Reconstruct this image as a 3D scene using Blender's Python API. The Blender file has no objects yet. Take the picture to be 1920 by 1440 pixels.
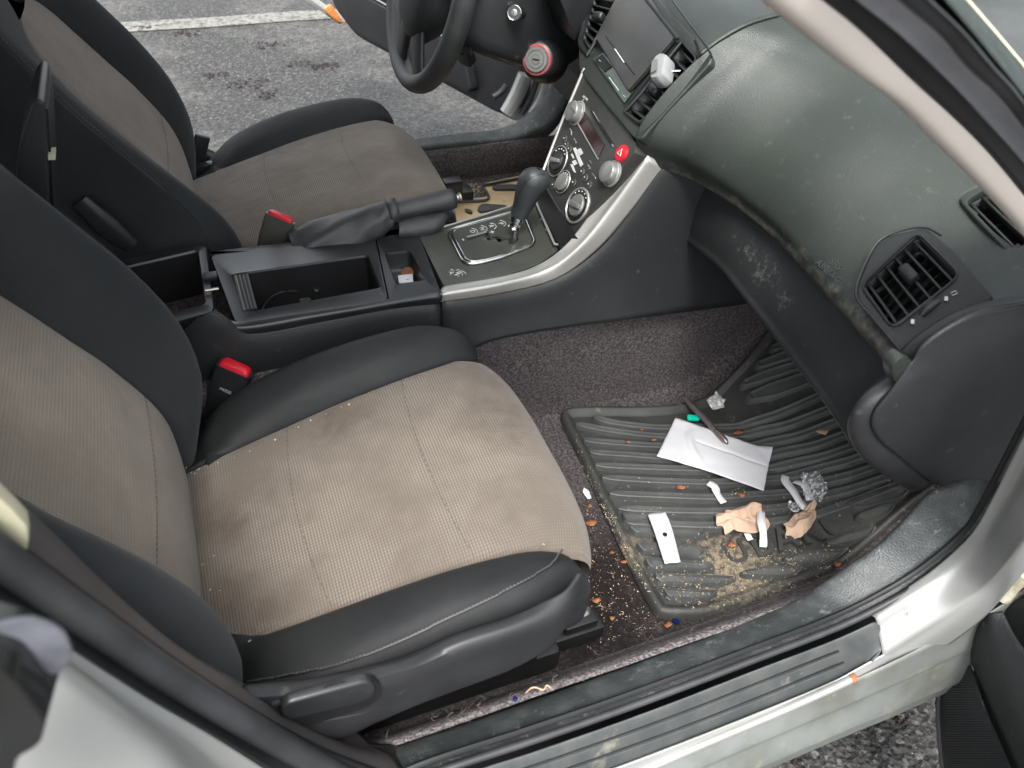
import bpy, bmesh, math, random
from math import pi, sin, cos, radians, sqrt, exp
from mathutils import Vector as V, Matrix
from mathutils.bvhtree import BVHTree
from mathutils import noise as MN
random.seed(7)
S = bpy.context.scene
COL = S.collection
# ---------------------------------------------------------------- camera (metres: x = car forward, y = car left, z = up, cabin floor at 0)
CR = [[0.93236, -0.20399, 0.29848], [-0.35766, -0.64087, 0.67924], [0.05273, -0.74005, -0.67048]]
CC = V((-0.31459, -1.06976, 1.04295)); CF = 1474.54
cd = bpy.data.cameras.new('camera'); cam = bpy.data.objects.new('camera', cd); COL.objects.link(cam)
cd.sensor_width = 36; cd.lens = CF / 1920 * 36; cd.clip_start = 0.02; cd.clip_end = 500
M = Matrix.Identity(4)
for i in range(3):
    M[i][0] = CR[i][0]; M[i][1] = -CR[i][1]; M[i][2] = -CR[i][2]; M[i][3] = CC[i]
cam.matrix_world = M
cd.dof.use_dof = True; cd.dof.focus_distance = 1.35; cd.dof.aperture_fstop = 7.0
S.camera = cam
# ---------------------------------------------------------------- world, sun, exposure (bright overcast)
W = bpy.data.worlds.new('World'); S.world = W; W.use_nodes = True
wt = W.node_tree; bg = wt.nodes['Background']
SUN_EL, SUN_ROT = radians(58), radians(200)
sky = wt.nodes.new('ShaderNodeTexSky'); sky.sky_type = 'NISHITA'; sky.sun_disc = False
sky.sun_elevation = SUN_EL; sky.air_density = 1.0; sky.dust_density = 4.0; sky.ozone_density = 1.0
hs = wt.nodes.new('ShaderNodeHueSaturation'); hs.inputs['Saturation'].default_value = 0.22
wt.links.new(sky.outputs[0], hs.inputs['Color']); wt.links.new(hs.outputs[0], bg.inputs[0])
bg.inputs[1].default_value = 0.15
sd = bpy.data.lights.new('sun', 'SUN'); sun = bpy.data.objects.new('sun', sd); COL.objects.link(sun)
sd.energy = 0.95; sd.angle = radians(14); sd.color = (1, 0.97, 0.93)
sdir = V((-0.24, -0.50, 1.0)).normalized()          # towards the sun: high, from the open passenger side
sun.rotation_euler = sdir.to_track_quat('Z', 'Y').to_euler()
sky.sun_rotation = math.atan2(sdir.x, sdir.y); sky.sun_elevation = math.asin(sdir.z)
S.view_settings.view_transform = 'Standard'; S.view_settings.look = 'None'; S.view_settings.gamma = 1
S.view_settings.exposure = 1.92
S.render.engine = 'CYCLES'
S.cycles.max_bounces = 8; S.cycles.diffuse_bounces = 5; S.cycles.transparent_max_bounces = 12
S.cycles.use_denoising = True
try: S.cycles.sample_clamp_indirect = 6
except Exception: pass

# ---------------------------------------------------------------- helpers
def ray(px, py):
    a, b = px - 960, py - 720
    return V([CR[i][0] * a + CR[i][1] * b + CR[i][2] * CF for i in range(3)])
def H(px, py, x=None, y=None, z=None):               # the point seen at a pixel on the plane x=, y= or z= of the car
    r = ray(px, py)
    k, v = (0, x) if x is not None else (1, y) if y is not None else (2, z)
    return CC + r * ((v - CC[k]) / r[k])
def HP(px, py, O, n):
    r = ray(px, py); return CC + r * ((V(O) - CC).dot(n) / r.dot(n))
def HY(lst, **k): return [H(*p, **k) for p in lst]
def HB(px, py, bvh, off=0.0):
    r = ray(px, py).normalized(); loc, n, i, d = bvh.ray_cast(CC, r)
    if loc is None: return None, None
    if n.dot(r) > 0: n = -n
    return loc + n * off, n
def cr(p0, p1, p2, p3, t):
    return 0.5 * ((2 * p1) + (p2 - p0) * t + (2 * p0 - 5 * p1 + 4 * p2 - p3) * t * t + (3 * p1 - p0 - 3 * p2 + p3) * t ** 3)
def spline(pts, n, closed=False):
    pts = [V(p) for p in pts]; m = len(pts); out = []
    segs = m if closed else m - 1
    for i in range(segs):
        if closed: a, b, c, d = pts[i - 1], pts[i], pts[(i + 1) % m], pts[(i + 2) % m]
        else: a, b, c, d = pts[max(i - 1, 0)], pts[i], pts[i + 1], pts[min(i + 2, m - 1)]
        for k in range(n): out.append(cr(a, b, c, d, k / n))
    if not closed: out.append(pts[-1].copy())
    return out
class MB:
    """collects vertices and faces, then links them as one mesh object"""
    def __init__(s): s.v = []; s.f = []; s.uv = {}
    def add(s, vs, fs, uvs=None):
        o = len(s.v); s.v += [V(v) for v in vs]; s.f += [tuple(i + o for i in f) for f in fs]
        if uvs:
            for i, u in enumerate(uvs): s.uv[o + i] = u
        return s
    def grid(s, rows, closed=False, flip=False):
        n = len(rows); m = len(rows[0]); uv = []
        cum = [0.0]
        for i in range(1, n): cum.append(cum[-1] + (rows[i][m // 2] - rows[i - 1][m // 2]).length)
        for i in range(n):
            a = 0.0
            for j in range(m):
                if j: a += (rows[i][j] - rows[i][j - 1]).length
                uv.append((a, cum[i]))
        fs = []
        for i in range(n - 1):
            for j in range(m if closed else m - 1):
                k = (j + 1) % m; q = (i * m + j, i * m + k, (i + 1) * m + k, (i + 1) * m + j)
                fs.append(q[::-1] if flip else q)
        return s.add([v for r in rows for v in r], fs, uv)
    def loft(s, rows, nu=4, nv=4, flip=False):
        R = [spline(r, nu) for r in rows]
        cols = [spline([R[i][j] for i in range(len(R))], nv) for j in range(len(R[0]))]
        return s.grid([[cols[j][i] for j in range(len(cols))] for i in range(len(cols[0]))], flip=flip)
    def tube(s, pts, r, n=8, closed=False, cap=True, sub=0):
        if sub: pts = spline(pts, sub, closed)
        pts = [V(p) for p in pts]; m = len(pts); rows = []
        up = V((0.13, 0.21, 0.97)); prev = None
        for i in range(m):
            if closed: t = pts[(i + 1) % m] - pts[i - 1]
            else: t = pts[min(i + 1, m - 1)] - pts[max(i - 1, 0)]
            t = t.normalized() if t.length > 1e-9 else V((1, 0, 0))
            a = (prev - t * prev.dot(t)) if prev is not None else up.cross(t)
            if a.length < 1e-6: a = t.orthogonal()
            a.normalize(); prev = a; b = t.cross(a)
            rr = r[i] if isinstance(r, (list, tuple)) else r(i / max(m - 1, 1)) if callable(r) else r
            rows.append([pts[i] + (a * cos(2 * pi * k / n) + b * sin(2 * pi * k / n)) * rr for k in range(n)])
        if closed: rows.append(rows[0])
        o = len(s.v); s.grid(rows, closed=True)
        if cap and not closed:
            s.f.append(tuple(o + k for k in range(n))[::-1]); s.f.append(tuple(o + (m - 1) * n + k for k in range(n)))
        return s
    def lathe(s, O, ax, prof, n=28, sx=None):       # prof: (radius, height along axis)
        O = V(O); ax = V(ax).normalized(); a = (sx or ax.orthogonal()); a = (a - ax * a.dot(ax)).normalized(); b = ax.cross(a)
        rows = [[O + ax * h + (a * cos(2 * pi * k / n) + b * sin(2 * pi * k / n)) * r for k in range(n)] for r, h in prof]
        o = len(s.v); s.grid(rows, closed=True)
        s.f.append(tuple(o + k for k in range(n))[::-1]); s.f.append(tuple(o + (len(prof) - 1) * n + k for k in range(n)))
        return s
    def prism(s, poly, d):                           # polygon of points swept along vector d, closed
        n = len(poly); d = V(d); vs = [V(p) for p in poly] + [V(p) + d for p in poly]
        fs = [tuple(range(n))[::-1], tuple(range(n, 2 * n))] + [(i, (i + 1) % n, n + (i + 1) % n, n + i) for i in range(n)]
        return s.add(vs, fs)
    def box(s, c, sz, rot=None):
        c = V(c); vs = []
        for i in (-1, 1):
            for j in (-1, 1):
                for k in (-1, 1):
                    v = V((i * sz[0] / 2, j * sz[1] / 2, k * sz[2] / 2))
                    if rot is not None: v = rot @ v
                    vs.append(c + v)
        return s.add(vs, [(0, 1, 3, 2), (4, 6, 7, 5), (0, 4, 5, 1), (2, 3, 7, 6), (0, 2, 6, 4), (1, 5, 7, 3)])
    def build(s, name, m, parent=None, bevel=0, seg=2, solid=0, sharp=38, origin=None, off=-1, sub=0):
        bm = bmesh.new(); vs = [bm.verts.new(v) for v in s.v]
        uvl = bm.loops.layers.uv.new('UVMap'); src = {}
        for f in s.f:
            if len(set(f)) < 3: continue
            try: fc = bm.faces.new([vs[i] for i in f])
            except ValueError: continue
            fc.smooth = True
            for l, i in zip(fc.loops, f): l[uvl].uv = s.uv.get(i, (s.v[i].x, s.v[i].y))
        bmesh.ops.remove_doubles(bm, verts=bm.verts, dist=1e-6)
        if bevel or not s.uv: bmesh.ops.recalc_face_normals(bm, faces=bm.faces)
        if bevel:
            es = [e for e in bm.edges if e.is_manifold and e.calc_face_angle(0) > radians(sharp)]
            if es: bmesh.ops.bevel(bm, geom=es, offset=bevel, segments=seg, profile=0.6, affect='EDGES', clamp_overlap=True)
            for f in bm.faces: f.smooth = True
        for e in bm.edges:
            if e.is_manifold and e.calc_face_angle(0) > radians(max(sharp, 40) if not bevel else 50): e.smooth = False
        me = bpy.data.meshes.new(name); 
        base = V((0, 0, 0))
        if origin == 'base':
            xs = [v.co for v in bm.verts]
            base = V((sum(v.x for v in xs) / len(xs), sum(v.y for v in xs) / len(xs), min(v.z for v in xs)))
            for v in bm.verts: v.co -= base
        bm.to_mesh(me); bm.free()
        o = bpy.data.objects.new(name, me); COL.objects.link(o); me.materials.append(m); o.location = base
        if parent is not None: o.parent = parent
        if solid:
            md = o.modifiers.new('thickness', 'SOLIDIFY'); md.thickness = solid; md.offset = off
        if sub:
            md = o.modifiers.new('smooth', 'SUBSURF'); md.levels = md.render_levels = sub
        return o
def rounded(pts, r, n=5):
    pts = [V(p) for p in pts]; m = len(pts); out = []
    for i in range(m):
        p = pts[i]; a = pts[i - 1] - p; b = pts[(i + 1) % m] - p
        rr = min(r, a.length * .45, b.length * .45); A = p + a.normalized() * rr; B = p + b.normalized() * rr
        for k in range(n + 1):
            t = k / n; out.append(A * (1 - t) ** 2 + p * 2 * t * (1 - t) + B * t * t)
    return out
def tag(o, label=None, cat=None, group=None, kind=None):
    if label: o['label'] = label
    if cat: o['category'] = cat
    if group: o['group'] = group
    if kind: o['kind'] = kind
    return o
def carve(o, cutters):
    """cut real openings into a closed part and keep the result as plain mesh"""
    tmp = []
    for c in cutters:
        c_o = c.build('cutter', mt['black']); tmp.append(c_o)
        md = o.modifiers.new('cut', 'BOOLEAN'); md.operation = 'DIFFERENCE'; md.object = c_o; md.solver = 'EXACT'
    dg = bpy.context.evaluated_depsgraph_get(); me = bpy.data.meshes.new_from_object(o.evaluated_get(dg))
    o.modifiers.clear(); o.data = me
    for c_o in tmp: bpy.data.objects.remove(c_o)
    for p in me.polygons: p.use_smooth = False
    return o
def bvh_of(*mbs):
    vs = []; fs = []
    for m in mbs:
        o = len(vs); vs += m.v; fs += [tuple(i + o for i in f) for f in m.f if len(set(f)) > 2]
    return BVHTree.FromPolygons(vs, fs)
def lerp(a, b, t): return a + (b - a) * t
def tab(tb, x):                                      # piecewise linear table
    if x <= tb[0][0]: return tb[0][1]
    for (a, u), (b, v) in zip(tb, tb[1:]):
        if x <= b: return u + (v - u) * (x - a) / (b - a)
    return tb[-1][1]
def sstep(a, b, x):
    t = min(max((x - a) / (b - a), 0), 1); return t * t * (3 - 2 * t)
def textmesh(s, name, m, parent, O, ux, uy, size, depth=.0006, bold=0, align='CENTER', spacing=1.0):
    cu = bpy.data.curves.new(name, 'FONT'); cu.body = s; cu.size = size; cu.extrude = depth; cu.offset = bold
    cu.align_x = align; cu.align_y = 'CENTER'; cu.space_character = spacing; cu.resolution_u = 3
    t = bpy.data.objects.new(name + '_src', cu); COL.objects.link(t)
    dg = bpy.context.evaluated_depsgraph_get(); me = bpy.data.meshes.new_from_object(t.evaluated_get(dg))
    bpy.data.objects.remove(t); me.name = name
    ux = V(ux).normalized(); uy = V(uy); uy = (uy - ux * uy.dot(ux)).normalized(); n = ux.cross(uy)
    for v in me.vertices: v.co = V(O) + ux * v.co.x + uy * v.co.y + n * v.co.z
    me.materials.clear(); me.materials.append(m)
    o = bpy.data.objects.new(name, me); COL.objects.link(o)
    if parent is not None: o.parent = parent
    return o

# ---------------------------------------------------------------- materials
def mat(name, c, rough=.6, metal=0, c2=None, vs=8, vlo=.4, vhi=.65, grain=None, gs=.3, gd=.001, spec=.5, coat=0, dirt=None, uv=False, detail=6, sheen=0, rvar=0, wr=None):
    m = bpy.data.materials.new(name); m.use_nodes = True; t = m.node_tree; N = t.nodes; L = t.links
    b = N['Principled BSDF']; b.inputs['Roughness'].default_value = rough; b.inputs['Metallic'].default_value = metal
    b.inputs['Specular IOR Level'].default_value = spec
    if coat: b.inputs['Coat Weight'].default_value = coat; b.inputs['Coat Roughness'].default_value = .15
    if sheen: b.inputs['Sheen Weight'].default_value = sheen; b.inputs['Sheen Roughness'].default_value = .5
    tc = N.new('ShaderNodeTexCoord'); co = tc.outputs['UV' if uv else 'Object']
    col = None
    def noise(sc, det=detail, ro=.6):
        n = N.new('ShaderNodeTexNoise'); n.inputs['Scale'].default_value = sc; n.inputs['Detail'].default_value = det
        n.inputs['Roughness'].default_value = ro; L.new(co, n.inputs['Vector']); return n.outputs['Fac']
    def ramp(src, lo, hi):
        r = N.new('ShaderNodeMapRange'); r.inputs['From Min'].default_value = lo; r.inputs['From Max'].default_value = hi; L.new(src, r.inputs['Value']); return r.outputs[0]
    def mix(fac, a, bb):
        x = N.new('ShaderNodeMix'); x.data_type = 'RGBA'; L.new(fac, x.inputs[0])
        for s, vv in ((6, a), (7, bb)):
            if isinstance(vv, tuple): x.inputs[s].default_value = (*vv, 1)
            else: L.new(vv, x.inputs[s])
        return x.outputs[2]
    cur = tuple(c)
    if c2 is not None: cur = mix(ramp(noise(vs), vlo, vhi), cur, tuple(c2))
    if dirt:                                          # (colour, scale, lo, hi)
        cur = mix(ramp(noise(dirt[1], 9, .7), dirt[2], dirt[3]), cur, tuple(dirt[0]))
    if isinstance(cur, tuple): b.inputs['Base Color'].default_value = (*cur, 1)
    else: L.new(cur, b.inputs['Base Color'])
    if rvar: 
        r = N.new('ShaderNodeMapRange'); r.inputs['From Min'].default_value = .35; r.inputs['From Max'].default_value = .65
        r.inputs['To Min'].default_value = rough - rvar; r.inputs['To Max'].default_value = rough + rvar
        L.new(noise(vs * 1.7), r.inputs['Value']); L.new(r.outputs[0], b.inputs['Roughness'])
    if grain:
        if grain[0] == 'v':
            g = N.new('ShaderNodeTexVoronoi'); g.inputs['Scale'].default_value = grain[1]; L.new(co, g.inputs['Vector']); src = g.outputs['Distance']
        else: src = noise(grain[1], 4, .65)
        bp = N.new('ShaderNodeBump'); bp.inputs['Strength'].default_value = gs; bp.inputs['Distance'].default_value = gd
        L.new(src, bp.inputs['Height']); L.new(bp.outputs[0], b.inputs['Normal'])
        if wr:
            b2 = N.new('ShaderNodeBump'); b2.inputs['Strength'].default_value = 1; b2.inputs['Distance'].default_value = wr[1]
            L.new(noise(wr[0], 3, .5), b2.inputs['Height']); L.new(b2.outputs[0], bp.inputs['Normal'])
    return m
def fabric(name, c, cdark, cstain, per=.0036, pv=.0042, bump=.5):
    m = bpy.data.materials.new(name); m.use_nodes = True; t = m.node_tree; N = t.nodes; L = t.links
    b = N['Principled BSDF']; b.inputs['Roughness'].default_value = .85; b.inputs['Specular IOR Level'].default_value = .25
    b.inputs['Sheen Weight'].default_value = .12
    tc = N.new('ShaderNodeTexCoord'); sp = N.new('ShaderNodeSeparateXYZ'); L.new(tc.outputs['UV'], sp.inputs[0])
    def mth(op, a, bb=None):
        n = N.new('ShaderNodeMath'); n.operation = op
        for i, q in enumerate((a, bb)):
            if q is None: continue
            if isinstance(q, (int, float)): n.inputs[i].default_value = q
            else: L.new(q, n.inputs[i])
        return n.outputs[0]
    u = mth('SINE', mth('MULTIPLY', sp.outputs[0], 2 * pi / per)); v = mth('SINE', mth('MULTIPLY', sp.outputs[1], 2 * pi / pv))
    rib = mth('ADD', mth('MULTIPLY', u, .5), .5); dots = mth('MULTIPLY', rib, mth('ADD', mth('MULTIPLY', v, .5), .5))
    h = mth('ADD', mth('MULTIPLY', rib, .45), mth('MULTIPLY', dots, .55))
    def nz(sc, lo, hi, ob='Object'):
        n = N.new('ShaderNodeTexNoise'); n.inputs['Scale'].default_value = sc; n.inputs['Detail'].default_value = 7; n.inputs['Roughness'].default_value = .6
        L.new(tc.outputs[ob], n.inputs['Vector']); r = N.new('ShaderNodeMapRange'); r.inputs['From Min'].default_value = lo; r.inputs['From Max'].default_value = hi
        L.new(n.outputs['Fac'], r.inputs['Value']); return r.outputs[0]
    def mix(f, a, bb):
        x = N.new('ShaderNodeMix'); x.data_type = 'RGBA'
        if isinstance(f, float): x.inputs[0].default_value = f
        else: L.new(f, x.inputs[0])
        for s, q in ((6, a), (7, bb)):
            if isinstance(q, tuple): x.inputs[s].default_value = (*q, 1)
            else: L.new(q, x.inputs[s])
        return x.outputs[2]
    base = mix(nz(6, .44, .60), tuple(c), tuple(cstain)); base = mix(mth('MULTIPLY', nz(16, .50, .68), .7), base, tuple(cstain))
    L.new(mix(h, tuple(cdark), base), b.inputs['Base Color'])
    bp = N.new('ShaderNodeBump'); bp.inputs['Strength'].default_value = bump; bp.inputs['Distance'].default_value = .0012
    L.new(h, bp.inputs['Height']); L.new(bp.outputs[0], b.inputs['Normal'])
    nb = N.new('ShaderNodeTexNoise'); nb.inputs['Scale'].default_value = 8; nb.inputs['Detail'].default_value = 3; L.new(tc.outputs['Object'], nb.inputs['Vector'])
    b2 = N.new('ShaderNodeBump'); b2.inputs['Strength'].default_value = 1; b2.inputs['Distance'].default_value = .012; L.new(nb.outputs['Fac'], b2.inputs['Height']); L.new(b2.outputs[0], bp.inputs['Normal'])
    return m
def glass(name, tint=(.94, .97, .95)):
    m = bpy.data.materials.new(name); m.use_nodes = True; t = m.node_tree; N = t.nodes; L = t.links
    N.remove(N['Principled BSDF']); out = N['Material Output']
    tr = N.new('ShaderNodeBsdfTransparent'); tr.inputs[0].default_value = (*tint, 1); gl = N.new('ShaderNodeBsdfGlossy'); gl.inputs['Roughness'].default_value = .03
    fr = N.new('ShaderNodeFresnel'); fr.inputs[0].default_value = 1.5; mx = N.new('ShaderNodeMixShader')
    L.new(fr.outputs[0], mx.inputs[0]); L.new(tr.outputs[0], mx.inputs[1]); L.new(gl.outputs[0], mx.inputs[2]); L.new(mx.outputs[0], out.inputs[0]); return m
mt = {}
mt['beige'] = fabric('beige_rib_cloth', (.215, .186, .156), (.105, .088, .072), (.130, .108, .088), bump=.5)
mt['beige_back'] = fabric('brown_rib_cloth', (.225, .193, .158), (.105, .086, .068), (.165, .138, .112), per=.0034)
mt['cloth'] = mat('charcoal_cloth', (0.0167, 0.0189, 0.0204), .8, c2=(0.0235, 0.0256, 0.0271), vs=6, grain=('n', 900), gs=.45, gd=.0008, spec=.12, sheen=.08, wr=(9, .007))
mt['bolster'] = mat('black_side_cloth', (0.0134, 0.0143, 0.0153), .60, c2=(0.0189, 0.0198, 0.0202), vs=9, grain=('n', 700), gs=.45, gd=.0008, spec=.22, wr=(11, .006))
mt['grain'] = mat('grained_charcoal_plastic', (0.0161, 0.0173, 0.0184), .5, c2=(0.0214, 0.0229, 0.0238), vs=7, grain=('v', 520), gs=.28, gd=.0009, spec=.3, dirt=((.12, .118, .108), 60, .62, .85))
mt['dash'] = mat('dusty_dash_vinyl', (0.0210, 0.0243, 0.0224), .38, c2=(0.0258, 0.0314, 0.0262), vs=5, grain=('v', 640), gs=.26, gd=.0009, spec=.38, dirt=((.10, .10, .088), 60, .60, .90), rvar=.07)  # green tint in the base colour stands in for tree reflections
mt['smooth'] = mat('smooth_black_plastic', (0.0126, 0.0138, 0.0149), .36, c2=(0.0195, 0.0206, 0.0218), vs=12, grain=('n', 300), gs=.12, gd=.0004, dirt=((.10, .10, .085), 40, .62, .85))
mt['valance'] = mat('satin_charcoal_plastic', (0.0187, 0.0192, 0.0206), .42, c2=(0.0257, 0.0263, 0.0281), vs=12, grain=('n', 600), gs=.25, gd=.0005, spec=.36, dirt=((.12, .115, .10), 30, .62, .85))
mt['black'] = mat('deep_black_plastic', (0.0056, 0.0056, 0.0063), .45, c2=(0.0098, 0.0098, 0.0105), vs=15)
mt['gloss'] = mat('glossy_black', (.008, .009, .010), .12, c2=(.012, .013, .012), vs=15, coat=.4)
mt['olive'] = mat('worn_grey_console_paint', (0.0542, 0.0564, 0.0477), .33, metal=.25, c2=(0.0723, 0.0744, 0.0636), vs=14, grain=('n', 500), gs=.15, gd=.0004, dirt=((.22, .22, .19), 45, .66, .8))
mt['stack'] = mat('dark_graphite_panel', (0.0326, 0.0326, 0.0306), .36, metal=.2, c2=(0.0422, 0.0422, 0.0394), vs=14, grain=('n', 700), gs=.15, gd=.0004)
mt['trimsilver'] = mat('satin_silver_trim', (0.3995, 0.3867, 0.3655), .36, metal=.6, c2=(0.3570, 0.3485, 0.3315), vs=8, spec=.5, grain=('n', 900), gs=.08, gd=.0003)
mt['chrome'] = mat('scratched_chrome', (0.5950, 0.5950, 0.5780), .16, metal=1, c2=(0.4250, 0.4250, 0.4080), vs=60, rvar=.06)
mt['steel'] = mat('bare_steel', (.35, .34, .32), .4, metal=.9, c2=(.2, .17, .14), vs=60)
mt['knob'] = mat('silver_knob', (0.2765, 0.2811, 0.2673), .33, metal=.6, c2=(0.2396, 0.2442, 0.2304), vs=90)
mt['carpet'] = mat('grey_brown_carpet', (0.0670, 0.0583, 0.0605), .98, c2=(0.2160, 0.1922, 0.1922), vs=230, vlo=.42, vhi=.72, grain=('n', 420), gs=1.0, gd=.006, spec=.1, dirt=((.15, .13, .12), 9, .55, .85), detail=5)
mt['carpet_dark'] = mat('dark_footwell_carpet', (.022, .019, .018), .98, c2=(.065, .055, .05), vs=230, vlo=.42, vhi=.72, grain=('n', 420), gs=1.0, gd=.006, spec=.1, detail=5)
mt['rubber'] = mat('dirty_black_rubber', (.030, .031, .030), .52, c2=(.048, .049, .045), vs=14, grain=('n', 500), gs=.25, gd=.0006, dirt=((.17, .15, .105), 26, .60, .80))
mt['seal'] = mat('rubber_weatherstrip', (0.0170, 0.0177, 0.0190), .5, c2=(0.0340, 0.0354, 0.0381), vs=12, grain=('n', 600), gs=.15, gd=.0004)
mt['silltrim'] = mat('grained_sill_plastic', (0.0310, 0.0358, 0.0371), .5, c2=(0.0585, 0.0654, 0.0647), vs=30, vlo=.45, vhi=.66, grain=('v', 420), gs=.5, gd=.001, dirt=((.20, .21, .195), 70, .58, .74))
mt['scuff'] = mat('muddy_scuff_plate', (0.0361, 0.0405, 0.0412), .5, c2=(0.0615, 0.0650, 0.0615), vs=26, vlo=.42, vhi=.7, grain=('n', 250), gs=.2, gd=.0005, dirt=((.24, .225, .175), 17, .60, .80))
mt['paint'] = mat('dusty_silver_paint', (0.3128, 0.3190, 0.3097), .36, metal=.35, c2=(0.2753, 0.2783, 0.2658), vs=7, coat=.3, dirt=((.30, .26, .21), 16, .66, .85))
mt['rocker'] = mat('muddy_silver_sill', (0.1365, 0.1464, 0.1397), .45, metal=.1, c2=(0.0910, 0.0943, 0.0813), vs=9, vlo=.42, vhi=.62, dirt=((.25, .225, .165), 30, .56, .80))
mt['pillar'] = mat('beige_pillar_trim', (0.5610, 0.5100, 0.4590), .62, c2=(0.5270, 0.4802, 0.4335), vs=6, grain=('n', 500), gs=.15, gd=.0005)
mt['white'] = mat('white_paper', (0.6192, 0.6192, 0.6424), .65, c2=(0.5805, 0.5805, 0.6115), vs=14, spec=.3)
mt['cream'] = mat('cream_plastic', (0.4340, 0.4200, 0.2940), .6, c2=(0.3920, 0.3780, 0.2660), vs=10)
mt['red'] = mat('red_plastic', (0.5100, 0.0082, 0.0204), .35, c2=(0.4216, 0.0068, 0.0170), vs=30)
mt['reddull'] = mat('worn_red_ring', (.28, .03, .035), .35, c2=(.22, .10, .10), vs=60)
mt['print'] = mat('pale_print', (0.4960, 0.5040, 0.4960), .5, c2=(0.4400, 0.4400, 0.4320), vs=50)
mt['thread'] = mat('grey_thread', (.045, .048, .05), .7, c2=(.06, .064, .066), vs=60)
mt['seam'] = mat('seam_thread', (.05, .042, .035), .8, c2=(.07, .058, .048), vs=60)
mt['printdim'] = mat('dim_moulded_mark', (.038, .041, .042), .5, c2=(.045, .048, .05), vs=50)
mt['tan'] = mat('tan_napkin', (0.4638, 0.3291, 0.2394), .8, c2=(0.4114, 0.2879, 0.2057), vs=20, grain=('n', 300), gs=.3, gd=.001, spec=.2)
mt['pen'] = mat('grey_mauve_metal_pen', (0.2700, 0.2340, 0.2340), .28, metal=.7, c2=(0.2340, 0.2070, 0.1980), vs=50)
mt['green'] = mat('turquoise_plastic', (.0, .52, .36), .4, c2=(.0, .45, .31), vs=50)
mt['display'] = mat('green_tinted_display', (.012, .03, .014), .1, c2=(.02, .05, .022), vs=60, coat=.6)
mt['screen'] = mat('matte_display_lid', (.028, .027, .028), .3, c2=(.04, .04, .036), vs=10)
mt['dispred'] = mat('smoked_radio_display', (.022, .010, .010), .15, c2=(.035, .018, .016), vs=60)
mt['leaf'] = mat('dry_leaf', (0.2046, 0.0744, 0.0310), .8, c2=(0.3100, 0.1550, 0.0806), vs=120, spec=.2)
mt['leafbrown'] = mat('brown_dry_leaf', (.10, .065, .03), .8, c2=(.2, .14, .06), vs=200, spec=.2)
mt['crumb'] = mat('crumbs', (.5, .42, .28), .9, c2=(.34, .19, .09), vs=150, spec=.2)
mt['hair'] = mat('pale_lint', (.30, .27, .23), .8, c2=(.2, .18, .15), vs=60, spec=.2)
mt['blue'] = mat('blue_plastic', (0.0022, 0.0065, 0.0756), .4, c2=(0.0043, 0.0108, 0.0972), vs=60)
mt['amber'] = mat('orange_reflector', (.9, .35, .10), .2, c2=(.8, .25, .08), vs=60, coat=.5)
mt['clump'] = mat('wet_black_litter', (.008, .006, .006), .35, c2=(.03, .012, .01), vs=80, grain=('n', 300), gs=1, gd=.004)
mt['coin'] = mat('copper_coin', (.55, .25, .14), .35, metal=.8, c2=(.4, .18, .1), vs=300)
mt['litmud'] = mat('dried_mud_mat', (.46, .34, .20), .85, c2=(.36, .26, .15), vs=14, grain=('n', 200), gs=.4, gd=.001, dirt=((.08, .07, .055), 50, .62, .75))
mt['foil'] = mat('clear_film', (.82, .84, .86), .12, metal=.0, c2=(.45, .47, .5), vs=260, spec=1, rvar=.1)
def clearfilm(name):
    m = bpy.data.materials.new(name); m.use_nodes = True; t = m.node_tree; N = t.nodes; L = t.links
    b = N['Principled BSDF']; b.inputs['Base Color'].default_value = (.8, .82, .84, 1); b.inputs['Roughness'].default_value = .12; b.inputs['Specular IOR Level'].default_value = .9
    tc = N.new('ShaderNodeTexCoord'); n = N.new('ShaderNodeTexNoise'); n.inputs['Scale'].default_value = 150; L.new(tc.outputs['Object'], n.inputs['Vector'])
    r = N.new('ShaderNodeMapRange'); r.inputs['From Min'].default_value = .42; r.inputs['From Max'].default_value = .66; r.inputs['To Min'].default_value = .04; r.inputs['To Max'].default_value = .55
    L.new(n.outputs['Fac'], r.inputs['Value']); L.new(r.outputs[0], b.inputs['Alpha']); return m
mt['film'] = clearfilm('clear_crinkled_film')
mt['glass'] = glass('window_glass')

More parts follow.
